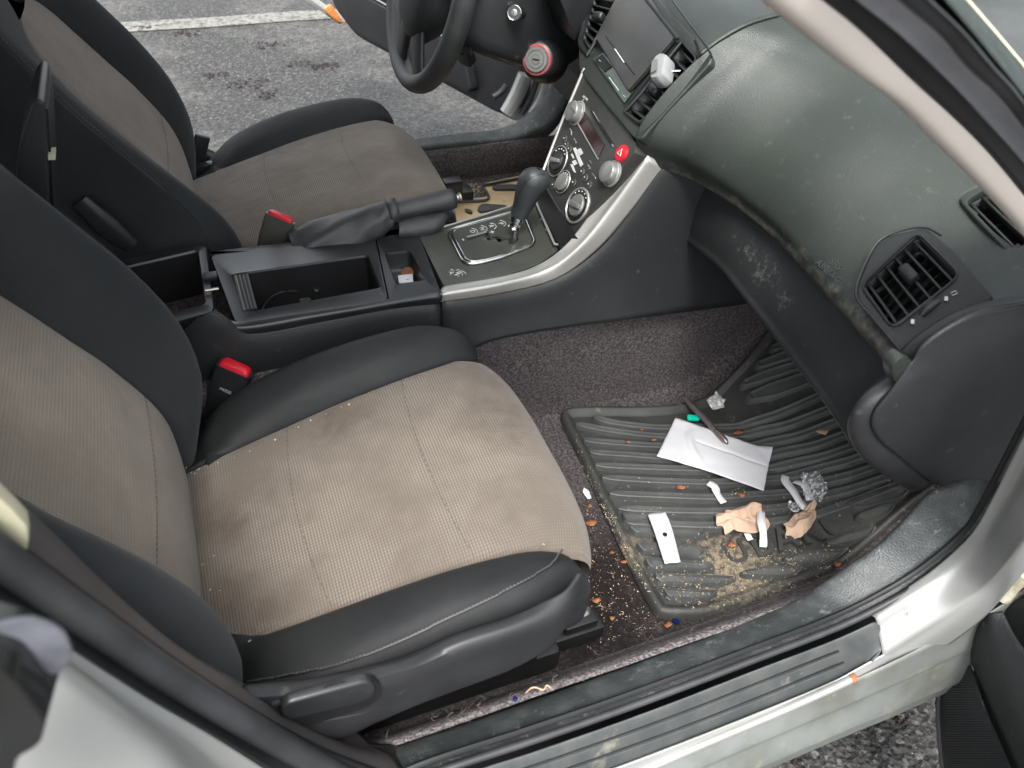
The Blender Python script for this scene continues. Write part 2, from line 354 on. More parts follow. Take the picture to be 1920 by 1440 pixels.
def masked(m, P, rad, colr, sc=30, lo=.40, hi=.60, zband=None, k=1.0):
    """adds a stain or painted shade with a shape of its own to a material: around point P, or along a height band"""
    t = m.node_tree; N = t.nodes; L = t.links; b = N['Principled BSDF']
    tc = N.new('ShaderNodeTexCoord'); n = N.new('ShaderNodeTexNoise'); n.inputs['Scale'].default_value = sc; n.inputs['Detail'].default_value = 9; n.inputs['Roughness'].default_value = .7
    L.new(tc.outputs['Object'], n.inputs['Vector'])
    if zband:
        sp = N.new('ShaderNodeSeparateXYZ'); L.new(tc.outputs['Object'], sp.inputs[0])
        q = N.new('ShaderNodeMapRange'); q.inputs['From Min'].default_value = zband[1]; q.inputs['From Max'].default_value = zband[0]; L.new(sp.outputs[2], q.inputs['Value']); mk = q.outputs[0]
    else:
        d = N.new('ShaderNodeVectorMath'); d.operation = 'DISTANCE'; L.new(tc.outputs['Object'], d.inputs[0]); d.inputs[1].default_value = P
        q = N.new('ShaderNodeMapRange'); q.inputs['From Min'].default_value = rad; q.inputs['From Max'].default_value = rad * .15; L.new(d.outputs['Value'], q.inputs['Value']); mk = q.outputs[0]
    a = N.new('ShaderNodeMath'); a.operation = 'MULTIPLY_ADD'; L.new(mk, a.inputs[0]); a.inputs[1].default_value = .30; L.new(n.outputs['Fac'], a.inputs[2])
    r = N.new('ShaderNodeMapRange'); r.inputs['From Min'].default_value = lo + .30; r.inputs['From Max'].default_value = hi + .30; L.new(a.outputs[0], r.inputs['Value'])
    mm_ = N.new('ShaderNodeMath'); mm_.operation = 'MULTIPLY'; L.new(r.outputs[0], mm_.inputs[0]); L.new(mk, mm_.inputs[1]); mm_.use_clamp = True
    m2_ = N.new('ShaderNodeMath'); m2_.operation = 'MULTIPLY'; L.new(mm_.outputs[0], m2_.inputs[0]); m2_.inputs[1].default_value = k; mm_ = m2_
    x = N.new('ShaderNodeMix'); x.data_type = 'RGBA'; L.new(mm_.outputs[0], x.inputs[0]); x.inputs[7].default_value = (*colr, 1)
    src = b.inputs['Base Color']
    if src.is_linked: L.new(src.links[0].from_socket, x.inputs[6])
    else: x.inputs[6].default_value = src.default_value
    L.new(x.outputs[2], src)

masked(mt['dash'], None, 0, (.13, .118, .098), sc=60, lo=.40, hi=.62, zband=(.485, .520), k=.8)
for px_, py_, rr_ in ((420, 960, .085), (500, 1120, .05), (400, 1080, .07), (930, 830, .10), (740, 880, .035), (640, 800, .07), (450, 1190, .05), (900, 740, .06)):
    masked(mt['beige'], tuple(H(px_, py_, z=.275)), rr_, (.062, .046, .034), sc=18, lo=.27, hi=.52, k=.78)
mt['sillcarpet'] = mat('fuzzy_lit_sill_carpet', (.10, .088, .092), .98, c2=(.36, .325, .325), vs=260, vlo=.40, vhi=.66, grain=('n', 380), gs=1.0, gd=.008, spec=.1, detail=5)  # brighter carpet copy: light caught by the sill ramp is put into the colour
masked(mt['carpet'], tuple(H(1150, 1080, z=0)), .26, (.012, .009, .008), sc=30, lo=.10, hi=.42, k=.85)  # seat shadow and floor dirt, both painted into the carpet colour
masked(mt['carpet'], tuple(H(1090, 1180, z=0)), .16, (.012, .009, .008), sc=30, lo=.10, hi=.42, k=.85)  # second patch of painted seat shadow and dirt

for px_, py_, rr_ in ((1385, 470, .03), (1415, 505, .035), (1455, 565, .025), (1360, 440, .02)):
    masked(mt['grain'], tuple(H(px_, py_, x=.375)), rr_ * 1.6, (.14, .15, .145), sc=130, lo=.40, hi=.62, k=.8)
# ================================================================ GROUND
GZ = -0.30
def asphalt():
    m = bpy.data.materials.new('weathered_asphalt'); m.use_nodes = True; t = m.node_tree; N = t.nodes; L = t.links
    b = N['Principled BSDF']; b.inputs['Roughness'].default_value = .55; b.inputs['Specular IOR Level'].default_value = .45
    tc = N.new('ShaderNodeTexCoord')
    def nz(sc, lo, hi, d=8, r=.65):
        n = N.new('ShaderNodeTexNoise'); n.inputs['Scale'].default_value = sc; n.inputs['Detail'].default_value = d; n.inputs['Roughness'].default_value = r
        L.new(tc.outputs['Object'], n.inputs['Vector']); q = N.new('ShaderNodeMapRange'); q.inputs['From Min'].default_value = lo; q.inputs['From Max'].default_value = hi
        L.new(n.outputs['Fac'], q.inputs['Value']); return q.outputs[0]
    def mix(f, a, c):
        x = N.new('ShaderNodeMix'); x.data_type = 'RGBA'; L.new(f, x.inputs[0])
        for s, q in ((6, a), (7, c)):
            if isinstance(q, tuple): x.inputs[s].default_value = (*q, 1)
            else: L.new(q, x.inputs[s])
        return x.outputs[2]
    vo = N.new('ShaderNodeTexVoronoi'); vo.inputs['Scale'].default_value = 95; L.new(tc.outputs['Object'], vo.inputs['Vector'])
    c = mix(nz(60, .44, .60), (.008, .0078, .0075), (.048, .0465, .043))
    c2_ = mix(nz(55, .40, .60), (.018, .0173, .016), (.085, .081, .072))
    c = mix(nz(2.2, .49, .56), c, c2_)
    c = mix(nz(7, .58, .66), c, (.03, .029, .027))
    c = mix(nz(160, .66, .72, 2), c, (.24, .235, .22))
    v2 = N.new('ShaderNodeTexVoronoi'); v2.inputs['Scale'].default_value = 120; L.new(tc.outputs['Object'], v2.inputs['Vector'])
    sp = N.new('ShaderNodeSeparateXYZ'); L.new(v2.outputs['Color'], sp.inputs[0]); q = N.new('ShaderNodeMapRange'); q.inputs['From Min'].default_value = .84; q.inputs['From Max'].default_value = 1.0; L.new(sp.outputs[0], q.inputs['Value'])
    c = mix(q.outputs[0], c, (.11, .107, .10))
    L.new(c, b.inputs['Base Color'])
    bp = N.new('ShaderNodeBump'); bp.inputs['Strength'].default_value = .9; bp.inputs['Distance'].default_value = .006
    ad = N.new('ShaderNodeMath'); ad.operation = 'ADD'; L.new(vo.outputs['Distance'], ad.inputs[0]); L.new(nz(130, 0, 1), ad.inputs[1])
    L.new(ad.outputs[0], bp.inputs['Height']); L.new(bp.outputs[0], b.inputs['Normal'])
    return m
def paintline():
    m = mat('worn_white_road_paint', (.17, .167, .148), .8, c2=(.06, .058, .052), vs=45, vlo=.46, vhi=.62, grain=('n', 120), gs=.6, gd=.004)
    return m
g = MB().grid([[V((x, y, GZ)) for x in (-60, -5, 5, 60)] for y in (-60, -5, 5, 60)], flip=True).build('asphalt_ground', asphalt()); tag(g, kind='structure')
a, b_ = H(245, 41, z=GZ + .004), H(620, 17, z=GZ + .004); c_, d_ = H(245, 58, z=GZ + .004), H(620, 36, z=GZ + .004)
y1 = (a.y + b_.y) / 2; y0 = (c_.y + d_.y) / 2; sl = (b_.y - a.y) / (b_.x - a.x)
pts = lambda y: [V((x, y + sl * x + .006 * sin(x * 9), GZ + .004)) for x in [i * .2 - 3 for i in range(31)]]
g = MB().grid([pts(y0), pts(y1)], flip=True).build('parking_line', paintline()); tag(g, kind='structure')

# ================================================================ CAR
car = bpy.data.objects.new('car', None); COL.objects.link(car); car.empty_display_size = .3
tag(car, 'silver car with both front doors open, brown and black cloth seats and a dark dashboard', 'car')

# ---- floor carpet: one heightfield with sills, tunnel and toe board
def ztoe(x): return .62 * max(0, x - .50) + .25 * sstep(.45, .60, x) * .08
def section(x, s):                                   # from sill (s=-1 passenger) to tunnel
    t = ztoe(x)
    if s > 0:
        return [(.690, .158), (.683, .156), (.674, .135), (.666, .105), (.656, .072 + t), (.56, .066 + t), (.46, .066 + t), (.36, .066 + t), (.28, .066 + t), (.20, .066 + t), (.168, .07 + t * .9), (.155, .09 + t * .8), (.150, .13 + t * .5), (.146, .18 + t * .2), (.139, .235), (.10, .25), (.0, .25)]
    return [(.690, .158), (.680, .155), (.658, .118), (.632, .062), (.606, .016 + t), (.56, t), (.46, t), (.36, t), (.28, t), (.20, t), (.138, .002 + t * .95), (.126, .03 + t * .9), (.126, .10 + t * .5), (.130, .18 + t * .2), (.139, .235), (.10, .25), (.0, .25)]
fl = MB(); sc0 = MB()
for s in (-1, 1):
    rows = []
    for i in range(60):
        x = -1.2 + i * .038
        rows.append(spline([V((x, s * y, z + MN.noise(V((x * 6, y * 6, s * 3))) * .004)) for y, z in section(x, s)], 3))
    fl.grid([r[12:] for r in rows], flip=(s < 0)); sc0.grid([r[:13] for r in rows], flip=(s < 0))
floor_p = fl
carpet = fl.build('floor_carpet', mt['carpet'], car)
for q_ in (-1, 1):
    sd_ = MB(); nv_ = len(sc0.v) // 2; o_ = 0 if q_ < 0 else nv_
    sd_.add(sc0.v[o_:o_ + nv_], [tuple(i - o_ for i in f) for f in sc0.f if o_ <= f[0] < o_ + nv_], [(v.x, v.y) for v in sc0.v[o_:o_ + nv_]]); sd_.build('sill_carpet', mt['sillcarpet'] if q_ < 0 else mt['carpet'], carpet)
fbvh = bvh_of(fl, sc0)
# bare painted floor pan below it
MB().box((-.3, 0, -.13), (3.0, 1.5, .12)).build('floor_pan', mt['black'], car, bevel=.02)
MB().prism([V((1.02, -.72, 0)), V((1.02, -.72, .62)), V((1.08, -.72, .62)), V((1.08, -.72, 0))], (0, 1.44, 0)).build('firewall', mt['black'], car)

# ---- rubber mats
def zf(x): return ztoe(x) + .004
def HM(px, py, off=.0):
    z = .01
    for _ in range(12):
        p = H(px, py, z=z); z = zf(p.x) + off
    return H(px, py, z=z)
mat_px = [(1225, 1150), (1190, 1085), (1130, 960), (1085, 860), (1052, 792), (1062, 773), (1120, 769), (1200, 769), (1270, 764), (1330, 745), (1385, 690), (1425, 640), (1447, 620), (1520, 640), (1640, 760), (1745, 905), (1735, 935), (1700, 962), (1640, 1015), (1560, 1076), (1500, 1100), (1430, 1125), (1330, 1158), (1270, 1163), (1240, 1160)]
mo = [HM(*p) for p in mat_px]
mo = spline(mo, 4, True)
cen = sum(mo, V()) / len(mo)
def inset(P, d):
    out = []; n = len(P)
    for i in range(n):
        t = P[(i + 1) % n] - P[i - 1]; t.normalize(); nn = V((-t.y, t.x, 0))
        if nn.dot(cen - P[i]) < 0: nn = -nn
        out.append(P[i] + nn * d)
    return out
mm = MB()
def setz(P, h): return [V((p.x, p.y, zf(p.x) + h)) for p in P]
rings = [setz(mo, 0.0), setz(inset(mo, .002), .012), setz(inset(mo, .007), .017), setz(inset(mo, .013), .016), setz(inset(mo, .018), .008), setz(inset(mo, .024), .006)]
mm.grid(rings, closed=True)
# interior sheet following the toe board
poly_in = inset(mo, .019)
def inside(x, y, P):
    c = False; n = len(P); j = n - 1
    for i in range(n):
        if (P[i].y > y) != (P[j].y > y) and x < (P[j].x - P[i].x) * (y - P[i].y) / (P[j].y - P[i].y) + P[i].x: c = not c
        j = i
    return c
cs = .0055; xs_ = [p.x for p in mo]; ys_ = [p.y for p in mo]; idx = {}
nx = int((max(xs_) - min(xs_)) / cs) + 1; ny = int((max(ys_) - min(ys_)) / cs) + 1
gv = []; gf = []
def gvi(i, j):
    if (i, j) not in idx:
        x = min(xs_) + i * cs; y = min(ys_) + j * cs; idx[(i, j)] = len(gv); gv.append(V((x, y, zf(x) + .0062)))
    return idx[(i, j)]
for i in range(nx):
    for j in range(ny):
        if inside(min(xs_) + (i + .5) * cs, min(ys_) + (j + .5) * cs, poly_in): gf.append((gvi(i, j), gvi(i + 1, j), gvi(i + 1, j + 1), gvi(i, j + 1)))
mm.add(gv, gf, [(v.x, v.y) for v in gv])
mt['matrubber'] = mat('muddy_mat_rubber', (.026, .027, .026), .6, c2=(.042, .043, .040), vs=14, grain=('n', 500), gs=.3, gd=.0006, dirt=((.20, .17, .11), 38, .60, .76))
pm = HM(1365, 1070); masked(mt['matrubber'], tuple(pm), .18, (.26, .205, .135), sc=95, lo=.38, hi=.60, k=.9)
pm = HM(1180, 1040); masked(mt['matrubber'], tuple(pm), .12, (.16, .135, .095), sc=110, lo=.40, hi=.6, k=.8)
rubber_mat = mm.build('rubber_floor_mat', mt['matrubber'], None, sharp=60)
tag(rubber_mat, 'large ribbed black rubber mat with litter and mud in the passenger footwell', 'floor mat')
mbvh = bvh_of(mm, fl)
ribs_px = [
 [(1112, 786), (1150, 797), (1230, 806), (1330, 805), (1400, 798), (1470, 775), (1560, 735)],
 [(1080, 800), (1150, 813), (1230, 822), (1310, 823), (1400, 818), (1480, 799), (1585, 758)],
 [(1094, 830), (1160, 836), (1240, 841), (1330, 842), (1420, 838), (1500, 820), (1605, 780)],
 [(1106, 853), (1170, 857), (1240, 862), (1330, 864), (1440, 858), (1530, 838), (1620, 803)],
 [(1115, 877), (1200, 881), (1300, 884), (1400, 882), (1470, 876), (1550, 858), (1640, 826)],
 [(1128, 900), (1220, 906), (1330, 909), (1430, 903), (1510, 889), (1590, 868), (1655, 845)],
 [(1142, 930), (1240, 934), (1340, 937), (1440, 930), (1530, 912), (1600, 893), (1670, 868)],
 [(1158, 958), (1250, 962), (1350, 963), (1430, 958), (1520, 942), (1600, 920), (1690, 890)],
 [(1175, 985), (1260, 988), (1340, 990), (1420, 985), (1500, 975), (1600, 945), (1705, 905)],
]
def closed_bar(pts, w=.0072, hgt=.010):
    """long raised bar outline following a polyline on the mat"""
    P = spline([HM(*p, .006) for p in pts], 5); L_, R_ = [], []
    for i, p in enumerate(P):
        t = P[min(i + 1, len(P) - 1)] - P[max(i - 1, 0)]; t.z = 0; t.normalize(); nn = V((-t.y, t.x, 0))
        ww = w * min(1, (.35 + min(i, len(P) - 1 - i) * .5))
        L_.append(p + nn * ww); R_.append(p - nn * ww)
    zz = lambda p, h: V((p.x, p.y, zf(p.x) + h))
    prof = []
    for l, r in zip(L_, R_):
        prof.append([zz(lerp(l, r, -.16), .004), zz(lerp(l, r, .02), .006 + hgt * .9), zz(lerp(l, r, .16), .006 + hgt), zz(lerp(l, r, .3), .006 + hgt * .62), zz(lerp(l, r, .7), .006 + hgt * .62), zz(lerp(l, r, .84), .006 + hgt), zz(lerp(l, r, .98), .006 + hgt * .9), zz(lerp(l, r, 1.16), .004)])
    return prof
rb = MB()
for r in ribs_px:
    rb.grid(closed_bar(r))
def hexbar(pts, hgt=.014):                            # closed raised pads (outline pixels)
    P = [HM(*p, .006) for p in pts]; c = sum(P, V()) / len(P)
    P = rounded(P, .006, 3)
    zz = lambda p, h: V((p.x, p.y, zf(p.x) + h))
    R = [[zz(lerp(p, c, -.04), .003) for p in P], [zz(p, .006 + hgt * .9) for p in P], [zz(lerp(p, c, .07), .006 + hgt) for p in P], [zz(lerp(p, c, .17), .006 + hgt * .55) for p in P], [zz(lerp(p, c, .6), .006 + hgt * .55) for p in P]]
    rb.grid(R, closed=True); o = len(rb.v); rb.v += R[-1]; rb.f.append(tuple(range(o, o + len(P))))
for r in ([(1163, 968), (1225, 970), (1222, 985), (1172, 984)], [(1176, 993), (1320, 1000), (1322, 1013), (1190, 1008)], [(1190, 1025), (1310, 1030), (1322, 1043), (1316, 1052), (1204, 1042)],
          [(1206, 1053), (1330, 1062), (1340, 1076), (1216, 1072)], [(1224, 1082), (1380, 1090), (1352, 1102), (1235, 1100)], [(1240, 1110), (1345, 1116), (1325, 1130), (1252, 1128)],
          [(1385, 1080), (1430, 1070), (1505, 1070), (1490, 1084), (1460, 1088), (1395, 1086)], [(1465, 1055), (1510, 1040), (1590, 1033), (1570, 1050), (1545, 1062), (1475, 1061)],
          [(1545, 1025), (1580, 1008), (1640, 995), (1630, 1010), (1600, 1022), (1552, 1030)], [(1598, 975), (1650, 955), (1676, 955), (1660, 972), (1615, 987)],
          [(1582, 950), (1688, 917), (1706, 920), (1690, 940), (1600, 965)],
          [(1395, 748), (1440, 728), (1560, 690), (1575, 708), (1450, 752), (1400, 760)], [(1412, 690), (1500, 655), (1520, 668), (1420, 700)], [(1440, 658), (1475, 645), (1490, 652), (1446, 666)],
          [(1385, 725), (1420, 708), (1535, 672), (1548, 684), (1430, 722), (1388, 734)]):
    hexbar(r)
rb.build('tread_ribs', mat('lit_rib_rubber', (.050, .053, .052), .55, c2=(.075, .078, .075), vs=20, grain=('n', 500), gs=.2, gd=.0005, dirt=((.18, .155, .11), 60, .66, .82)), rubber_mat, sharp=24)  # ribs coloured paler than the mat so that they look lit
p0, p1 = HM(1358, 1047, .0065), HM(1560, 992, .0065)
ux = (p1 - p0); uy = V((-ux.y, ux.x, 0))
p0 = HM(1352, 1060, .0065); uxn = ux.normalized()
if (uy.dot(HM(1340, 1000) - p0)) < 0: uy = -uy
tO = HM(1452, 1024); tO.z = zf(tO.x) + .010
lt = textmesh('SUBARU', 'embossed_lettering', mt['rubber'], rubber_mat, tO, ux, uy, .060, depth=.004, bold=.0008, spacing=1.22)

# driver's mat, caked in dried mud
dm = [(812, 392), (905, 350), (945, 342), (1010, 330), (1060, 350), (1060, 420), (900, 440), (800, 430)]
P = [H(*p, z=.076) for p in [(800, 379), (850, 377), (908, 375), (917, 368), (904, 349), (960, 337), (1040, 322), (1100, 380), (1000, 470), (800, 470)]]
P = rounded(P, .02, 4); dmm = MB().prism(P, (0, 0, .008))
drv_mat = dmm.build('rubber_floor_mat', mt['litmud'], None, bevel=.002)
tag(drv_mat, "smaller floor mat caked with tan dried mud in the driver's footwell behind the gear lever", 'floor mat')
q = MB()
for pp in ([(922, 351), (952, 349), (990, 350), (990, 358), (924, 358)], [(894, 395), (903, 385), (950, 388), (950, 392), (900, 401)], [(870, 394), (882, 396), (888, 403), (874, 401)], [(905, 407), (940, 398), (950, 402), (915, 412)]):
    q.prism(rounded([H(*p, z=.0845) for p in pp], .01, 3), (0, 0, .006))
q.build('tread_ribs', mt['rubber'], drv_mat, bevel=.0015)
q = MB(); q.tube([H(*p, z=.088) for p in [(795, 380), (850, 378), (906, 376), (916, 369), (910, 358), (904, 349), (925, 344), (960, 337), (1040, 323)]], .0035, sub=4)
q.build('raised_rim', mt['rubber'], drv_mat)
# seat rail anchors in the driver's footwell
q = MB(); q.box(H(868, 362, z=.10), (.045, .04, .025)); q.box(H(848, 352, z=.13), (.045, .03, .045))
q.build('seat_rail_cover', mt['smooth'], car, bevel=.006)

# ================================================================ SEATS
def make_seat(x0, cy, recl=0.0, lean=0.0, hb=1.0, inner=None):
    base = MB(); base.box((x0 - .25, cy, .125), (.40, .40, .09)); base.box((x0 - .24, cy - .17, .05), (.46, .04, .05)); base.box((x0 - .24, cy + .17, .05), (.46, .04, .05))
    seat = base.build('front_seat', mt['black'], car, bevel=.01)
    fb = MB(); fb.box((x0 - .20, cy, .185), (.42, .34, .12)); fb.build('cushion_core', mt['bolster'], seat, bevel=.02, seg=3)
    X = [(-.47, .228, .130), (-.43, .235, .138), (-.366, .25, .146), (-.29, .268, .152), (-.218, .285, .157), (-.129, .300, .163), (-.061, .304, .171), (-.018, .298, .180), (.015, .283, .183), (.033, .262, .181), (.040, .23, .177), (.034, .17, .170), (.02, .12, .165)]
    rows = []
    for s in (-1, -.94, -.7, -.35, 0, .35, .7, .94, 1):
        r = []
        for x, z, w in X:
            cx = x - .024 * s ** 4 if x > -.03 else x
            zz = z + .008 * (1 - s * s) * (1 if x < .02 else .3) - (.010 if abs(s) == 1 else 0)
            if abs(x + .129) < .01 or abs(x + .29) < .005: pass
            if inner and s * inner > 0: w = w + .035 * abs(s)
            r.append(V((x0 + cx, cy + s * w, zz)))
        rows.append(r)
    rows = [spline(r, 6) for r in rows]
    cols = list(zip(*rows)); 
    cp = MB(); G = [spline(list(c), 4) for c in cols]
    # UV: u along the car (rib direction across), v across
    cp.grid(G, flip=True)
    acc = 0; n = len(G); m = len(G[0]); k = 0
    for i in range(n):
        if i: acc += (G[i][m // 2] - G[i - 1][m // 2]).length
        for j in range(m): cp.uv[k] = (acc, G[i][j].y); k += 1
    cp.build('cushion_panel', mt['beige'], seat, sharp=80)
    sbv = bvh_of(cp)
    # transverse seams: a shallow dark stitched line laid in the cloth
    for xs0 in (-.142, -.305):
        st = MB()
        for k in range(34):
            s0 = -.97 + k * .0575
            pts = []
            for e in (0, .036):
                s = s0 + e; w = tab([(a, c) for a, b, c in X], xs0)
                xx = x0 + xs0 + .014 * (s * s) 
                hit = sbv.ray_cast(V((xx, cy + s * w, .6)), V((0, 0, -1)))[0]
                if hit: pts.append(hit + V((0, 0, .0002)))
            if len(pts) == 2: st.tube(pts, .0005, 4)
        st.build('stitching', mt['seam'], seat)
    # cushion bolsters
    RZ = [(-.50, .17), (-.43, .205), (-.38, .255), (-.33, .286), (-.255, .312), (-.185, .326), (-.115, .334), (-.068, .333), (-.03, .322), (0, .30)]
    ZS = [(a, b) for a, b, c in X]; WS = [(a, c) for a, b, c in X]
    for sg in (-1, 1):
        R = []
        for x in [-.50, -.46, -.42, -.36, -.30, -.23, -.16, -.10, -.06, -.03, -.012, -.002]:
            w = tab(WS, x); z = tab(ZS, x); rz = tab(RZ, x)
            if inner == sg: rz = min(rz, z - .004); w = w + .035
            k = sstep(-.09, .0, x)                    # nose rounding
            nsh = -.013 * sstep(-.22, -.02, x) if (sg < 0 and cy < 0) else 0
            ow = .250 - .022 * k; lowz = .19 + .05 * k
            prof = [(w - .004, z - .016), (w + .002, z + .000), (w + .022, lerp(z, rz, .62) + .002), (lerp(w, ow, .62), rz), (ow - .010, rz - .010), (ow + .003, rz - .034), (ow + .006, rz - .068), (ow + .002, rz - .10), (ow - .02, rz - .125)]
            cxp = (w + .04, z - .03)
            kk = 0 if x < -.02 else (.10 if x < -.01 else .34)
            R.append([V((x0 + x + nsh, cy + sg * lerp(p[0], cxp[0], kk), lerp(p[1], cxp[1], kk))) for p in prof])
        w = tab(WS, 0); R.append([V((x0 + .004 + nsh, cy + sg * (w + .04 + (p.y - (cy + sg * (w + .04))) * sg * .3), lerp(p.z, .27, .72))) for p in R[-1]])
        mb = MB(); mb.loft(R, 4, 3, flip=(sg > 0)); mb.build('cushion_bolster', mt['bolster'], seat, solid=.004, sharp=80)
        sp = [V((x0 + x, cy + sg * (tab([(-.5, .2592), (-.09, .2592), (0, .240)], x)), tab(RZ, x) - tab([(-.5, .040), (-.09, .038), (0, .03)], x))) for x in [-.46 + i * .0066 for i in range(69)]]
        st = MB()
        if sg < 0 and cy < 0:
            bv_ = bvh_of(mb); px_l = spline([V((a, b, 0)) for a, b in [(470, 1280), (540, 1268), (640, 1244), (740, 1205), (840, 1159), (940, 1112), (1023, 1068), (1050, 1040), (1056, 1024)]], 14); sp = []
            for q_ in px_l:
                h_, n_ = HB(q_.x, q_.y, bv_, .0046)
                if h_: sp.append(h_)
            MB().tube([p - V((0, 0, .0004)) for p in sp], .0012, 6).build('seam_groove', mt['black'], seat)
            sp = [p + V((0, -.001, .0034)) for p in sp]
        for i in range(0, len(sp) - 1, 1): st.tube([sp[i], lerp(sp[i], sp[i + 1], .6)], .0009 if cy < 0 else .0011, 4)
        st.build('stitching', mt['thread'], seat)
    # backrest
    T = [(.165, -.432, .125), (.25, -.430, .137), (.34, -.434, .143), (.42, -.468, .147), (.477, -.502, .147), (.53, -.534, .146), (.57, -.554, .132), (.60, -.568, .10), (.615, -.574, .05)]
    def bx(z): return tab([(a, b) for a, b, c in T] + [(.80, -.65), (.90, -.69)], z) - lean - recl * max(0, z - .25)
    HH = [(.165, 0), (.21, .15), (.253, .40), (.328, .72), (.403, 1.0), (.475, 1.1), (.546, 1.08), (.62, .95), (.72, .75), (.85, .5)]
    def fw(z):
        d = V((bx(z + .03) - bx(z - .03), 0, .06)).normalized(); return V((d.z, 0, -d.x))
    R = []
    for s in (-1, -.93, -.6, 0, .6, .93, 1):
        R.append([V((x0 + bx(z), cy + s * w, z)) + fw(z) * (.004 * (1 - s * s) - (.012 if abs(s) == 1 else 0)) for z, _, w in T])
    R = [spline(r, 6) for r in R]; G = [spline(list(c), 4) for c in zip(*R)]
    cp = MB(); cp.grid(G)
    acc = 0; k = 0
    for i in range(len(G)):
        if i: acc += (G[i][8] - G[i - 1][8]).length
        for j in range(len(G[0])): cp.uv[k] = (acc if 0 else G[i][j].y, acc); k += 1
    bbv = bvh_of(cp); zs0 = .375; wz = tab([(a, c) for a, b, c in T], zs0); st = MB()
    for k in range(36):
        pts = []
        for e in (0, .036):
            yy = cy + (-.98 + k * .055 + e) * wz; hit = bbv.ray_cast(V((x0 + .3, yy, zs0 + .005 * ((yy - cy) / wz) ** 2)), V((-1, 0, 0)))[0]
            if hit: pts.append(hit + V((.0004, 0, 0)))
        if len(pts) == 2: st.tube(pts, .0005, 4)
    st.build('stitching', mt['seam'], seat)
    cp.build('backrest_panel', mt['beige_back'] if cy < 0 else mt['beige'], seat, sharp=80)
    for sg in (-1, 1):
        R = []
        for z in (.15, .19, .25, .32, .39, .46, .53, .57, .60, .625, .66, .76, .84, .90):
            w = tab([(a, c) for a, b, c in T] + [(.65, .02), (.68, .0)], z); h = tab([(.165, .3), (.21, .75), (.25, .95), (.33, .80), (.38, .52), (.44, .32), (.55, .30), (.9, .2)], z) if sg == inner else tab(HH, z) * (1 + hb) / 2; P0 = V((x0 + bx(z), 0, z)); n = fw(z)
            tap = 1 - .55 * sstep(.75, .92, z); rr = .22 * (1 if z > .3 else lerp(.93, 1, (z - .15) / .15)) * tap
            prof = [(w - .003, -.014), (w + .004, .001), (lerp(w, rr, .45), .040 * h + .002), (lerp(w, rr, .8), .066 * h), (rr + .004, .068 * h), (rr + .024, .052 * h - .004), (rr + .034, .012), (rr + .036, -.035), (rr + .030, -.08), (rr + .012, -.125), (rr - .05, -.145), (0, -.15)]
            R.append([P0 + V((0, cy + sg * a, 0)) + n * b for a, b in prof])
        mb = MB(); mb.loft(R, 4, 3, flip=(sg < 0)); mb.build('backrest_bolster', mt['cloth'], seat, sharp=80)
        st = MB(); pth = []
        for i in range(120):
            z = .20 + i * .0052; tap = 1 - .55 * sstep(.75, .92, z); rr = .22 * (1 if z > .3 else lerp(.93, 1, (z - .15) / .15)) * tap
            pth.append(V((x0 + bx(z), cy + sg * (rr + .0345), z)) + fw(z) * .022)
        for i in range(0, 119): st.tube([pth[i], lerp(pth[i], pth[i + 1], .6)], .001, 4)
        st.build('stitching', mt['seal'], seat)
    # head restraint
    hb = MB(); hz = .98; P0 = V((x0 + bx(.90) - .02, cy, hz))
    hb.lathe(P0, (-.3, 0, 1), [(.02, -.09), (.10, -.08), (.125, -.04), (.13, .02), (.115, .07), (.06, .09), (.01, .095)], 24)
    for v in hb.v: v.x = P0.x + (v.x - P0.x) * .42
    hb.build('head_restraint', mt['cloth'], seat)
    return seat
seat_p = make_seat(0.0, -.418)
tag(seat_p, 'passenger seat nearest the camera')
seat_d = make_seat(.085, .405, recl=.10, lean=.015, hb=.35, inner=-1)
tag(seat_d, "driver's seat beyond the console")
# passenger seat: outboard plastic valance
top = [H(455, 1292, y=-.672), H(560, 1283, y=-.674), H(640, 1268, y=-.676), H(700, 1254, y=-.676), H(773, 1232, y=-.676), H(853, 1196, y=-.676), H(960, 1160, y=-.676), H(1023, 1130, y=-.674), H(1060, 1104, y=-.668), H(1083, 1072, y=-.655)]
mid = [H(455, 1305, y=-.686), H(560, 1300, y=-.69), H(640, 1290, y=-.692), H(705, 1270, y=-.694), H(780, 1248, y=-.692), H(860, 1212, y=-.69), H(960, 1180, y=-.69), H(1025, 1155, y=-.686), H(1062, 1128, y=-.676), H(1085, 1098, y=-.655)]
bot = [H(500, 1395, y=-.682), H(560, 1385, y=-.69), H(640, 1375, y=-.69), H(700, 1348, y=-.69), H(770, 1318, y=-.69), H(850, 1287, y=-.688), H(955, 1248, y=-.686), H(1025, 1208, y=-.682), H(1062, 1160, y=-.67), H(1082, 1118, y=-.65)]
low = [p + V((0, .012, -.020)) for p in bot]
MB().loft([top, mid, [lerp(a, b, .5) + V((0, -.001, 0)) for a, b in zip(mid, bot)], bot, low], 5, 4).build('side_valance', mt['valance'], seat_p, solid=.004, sharp=60)
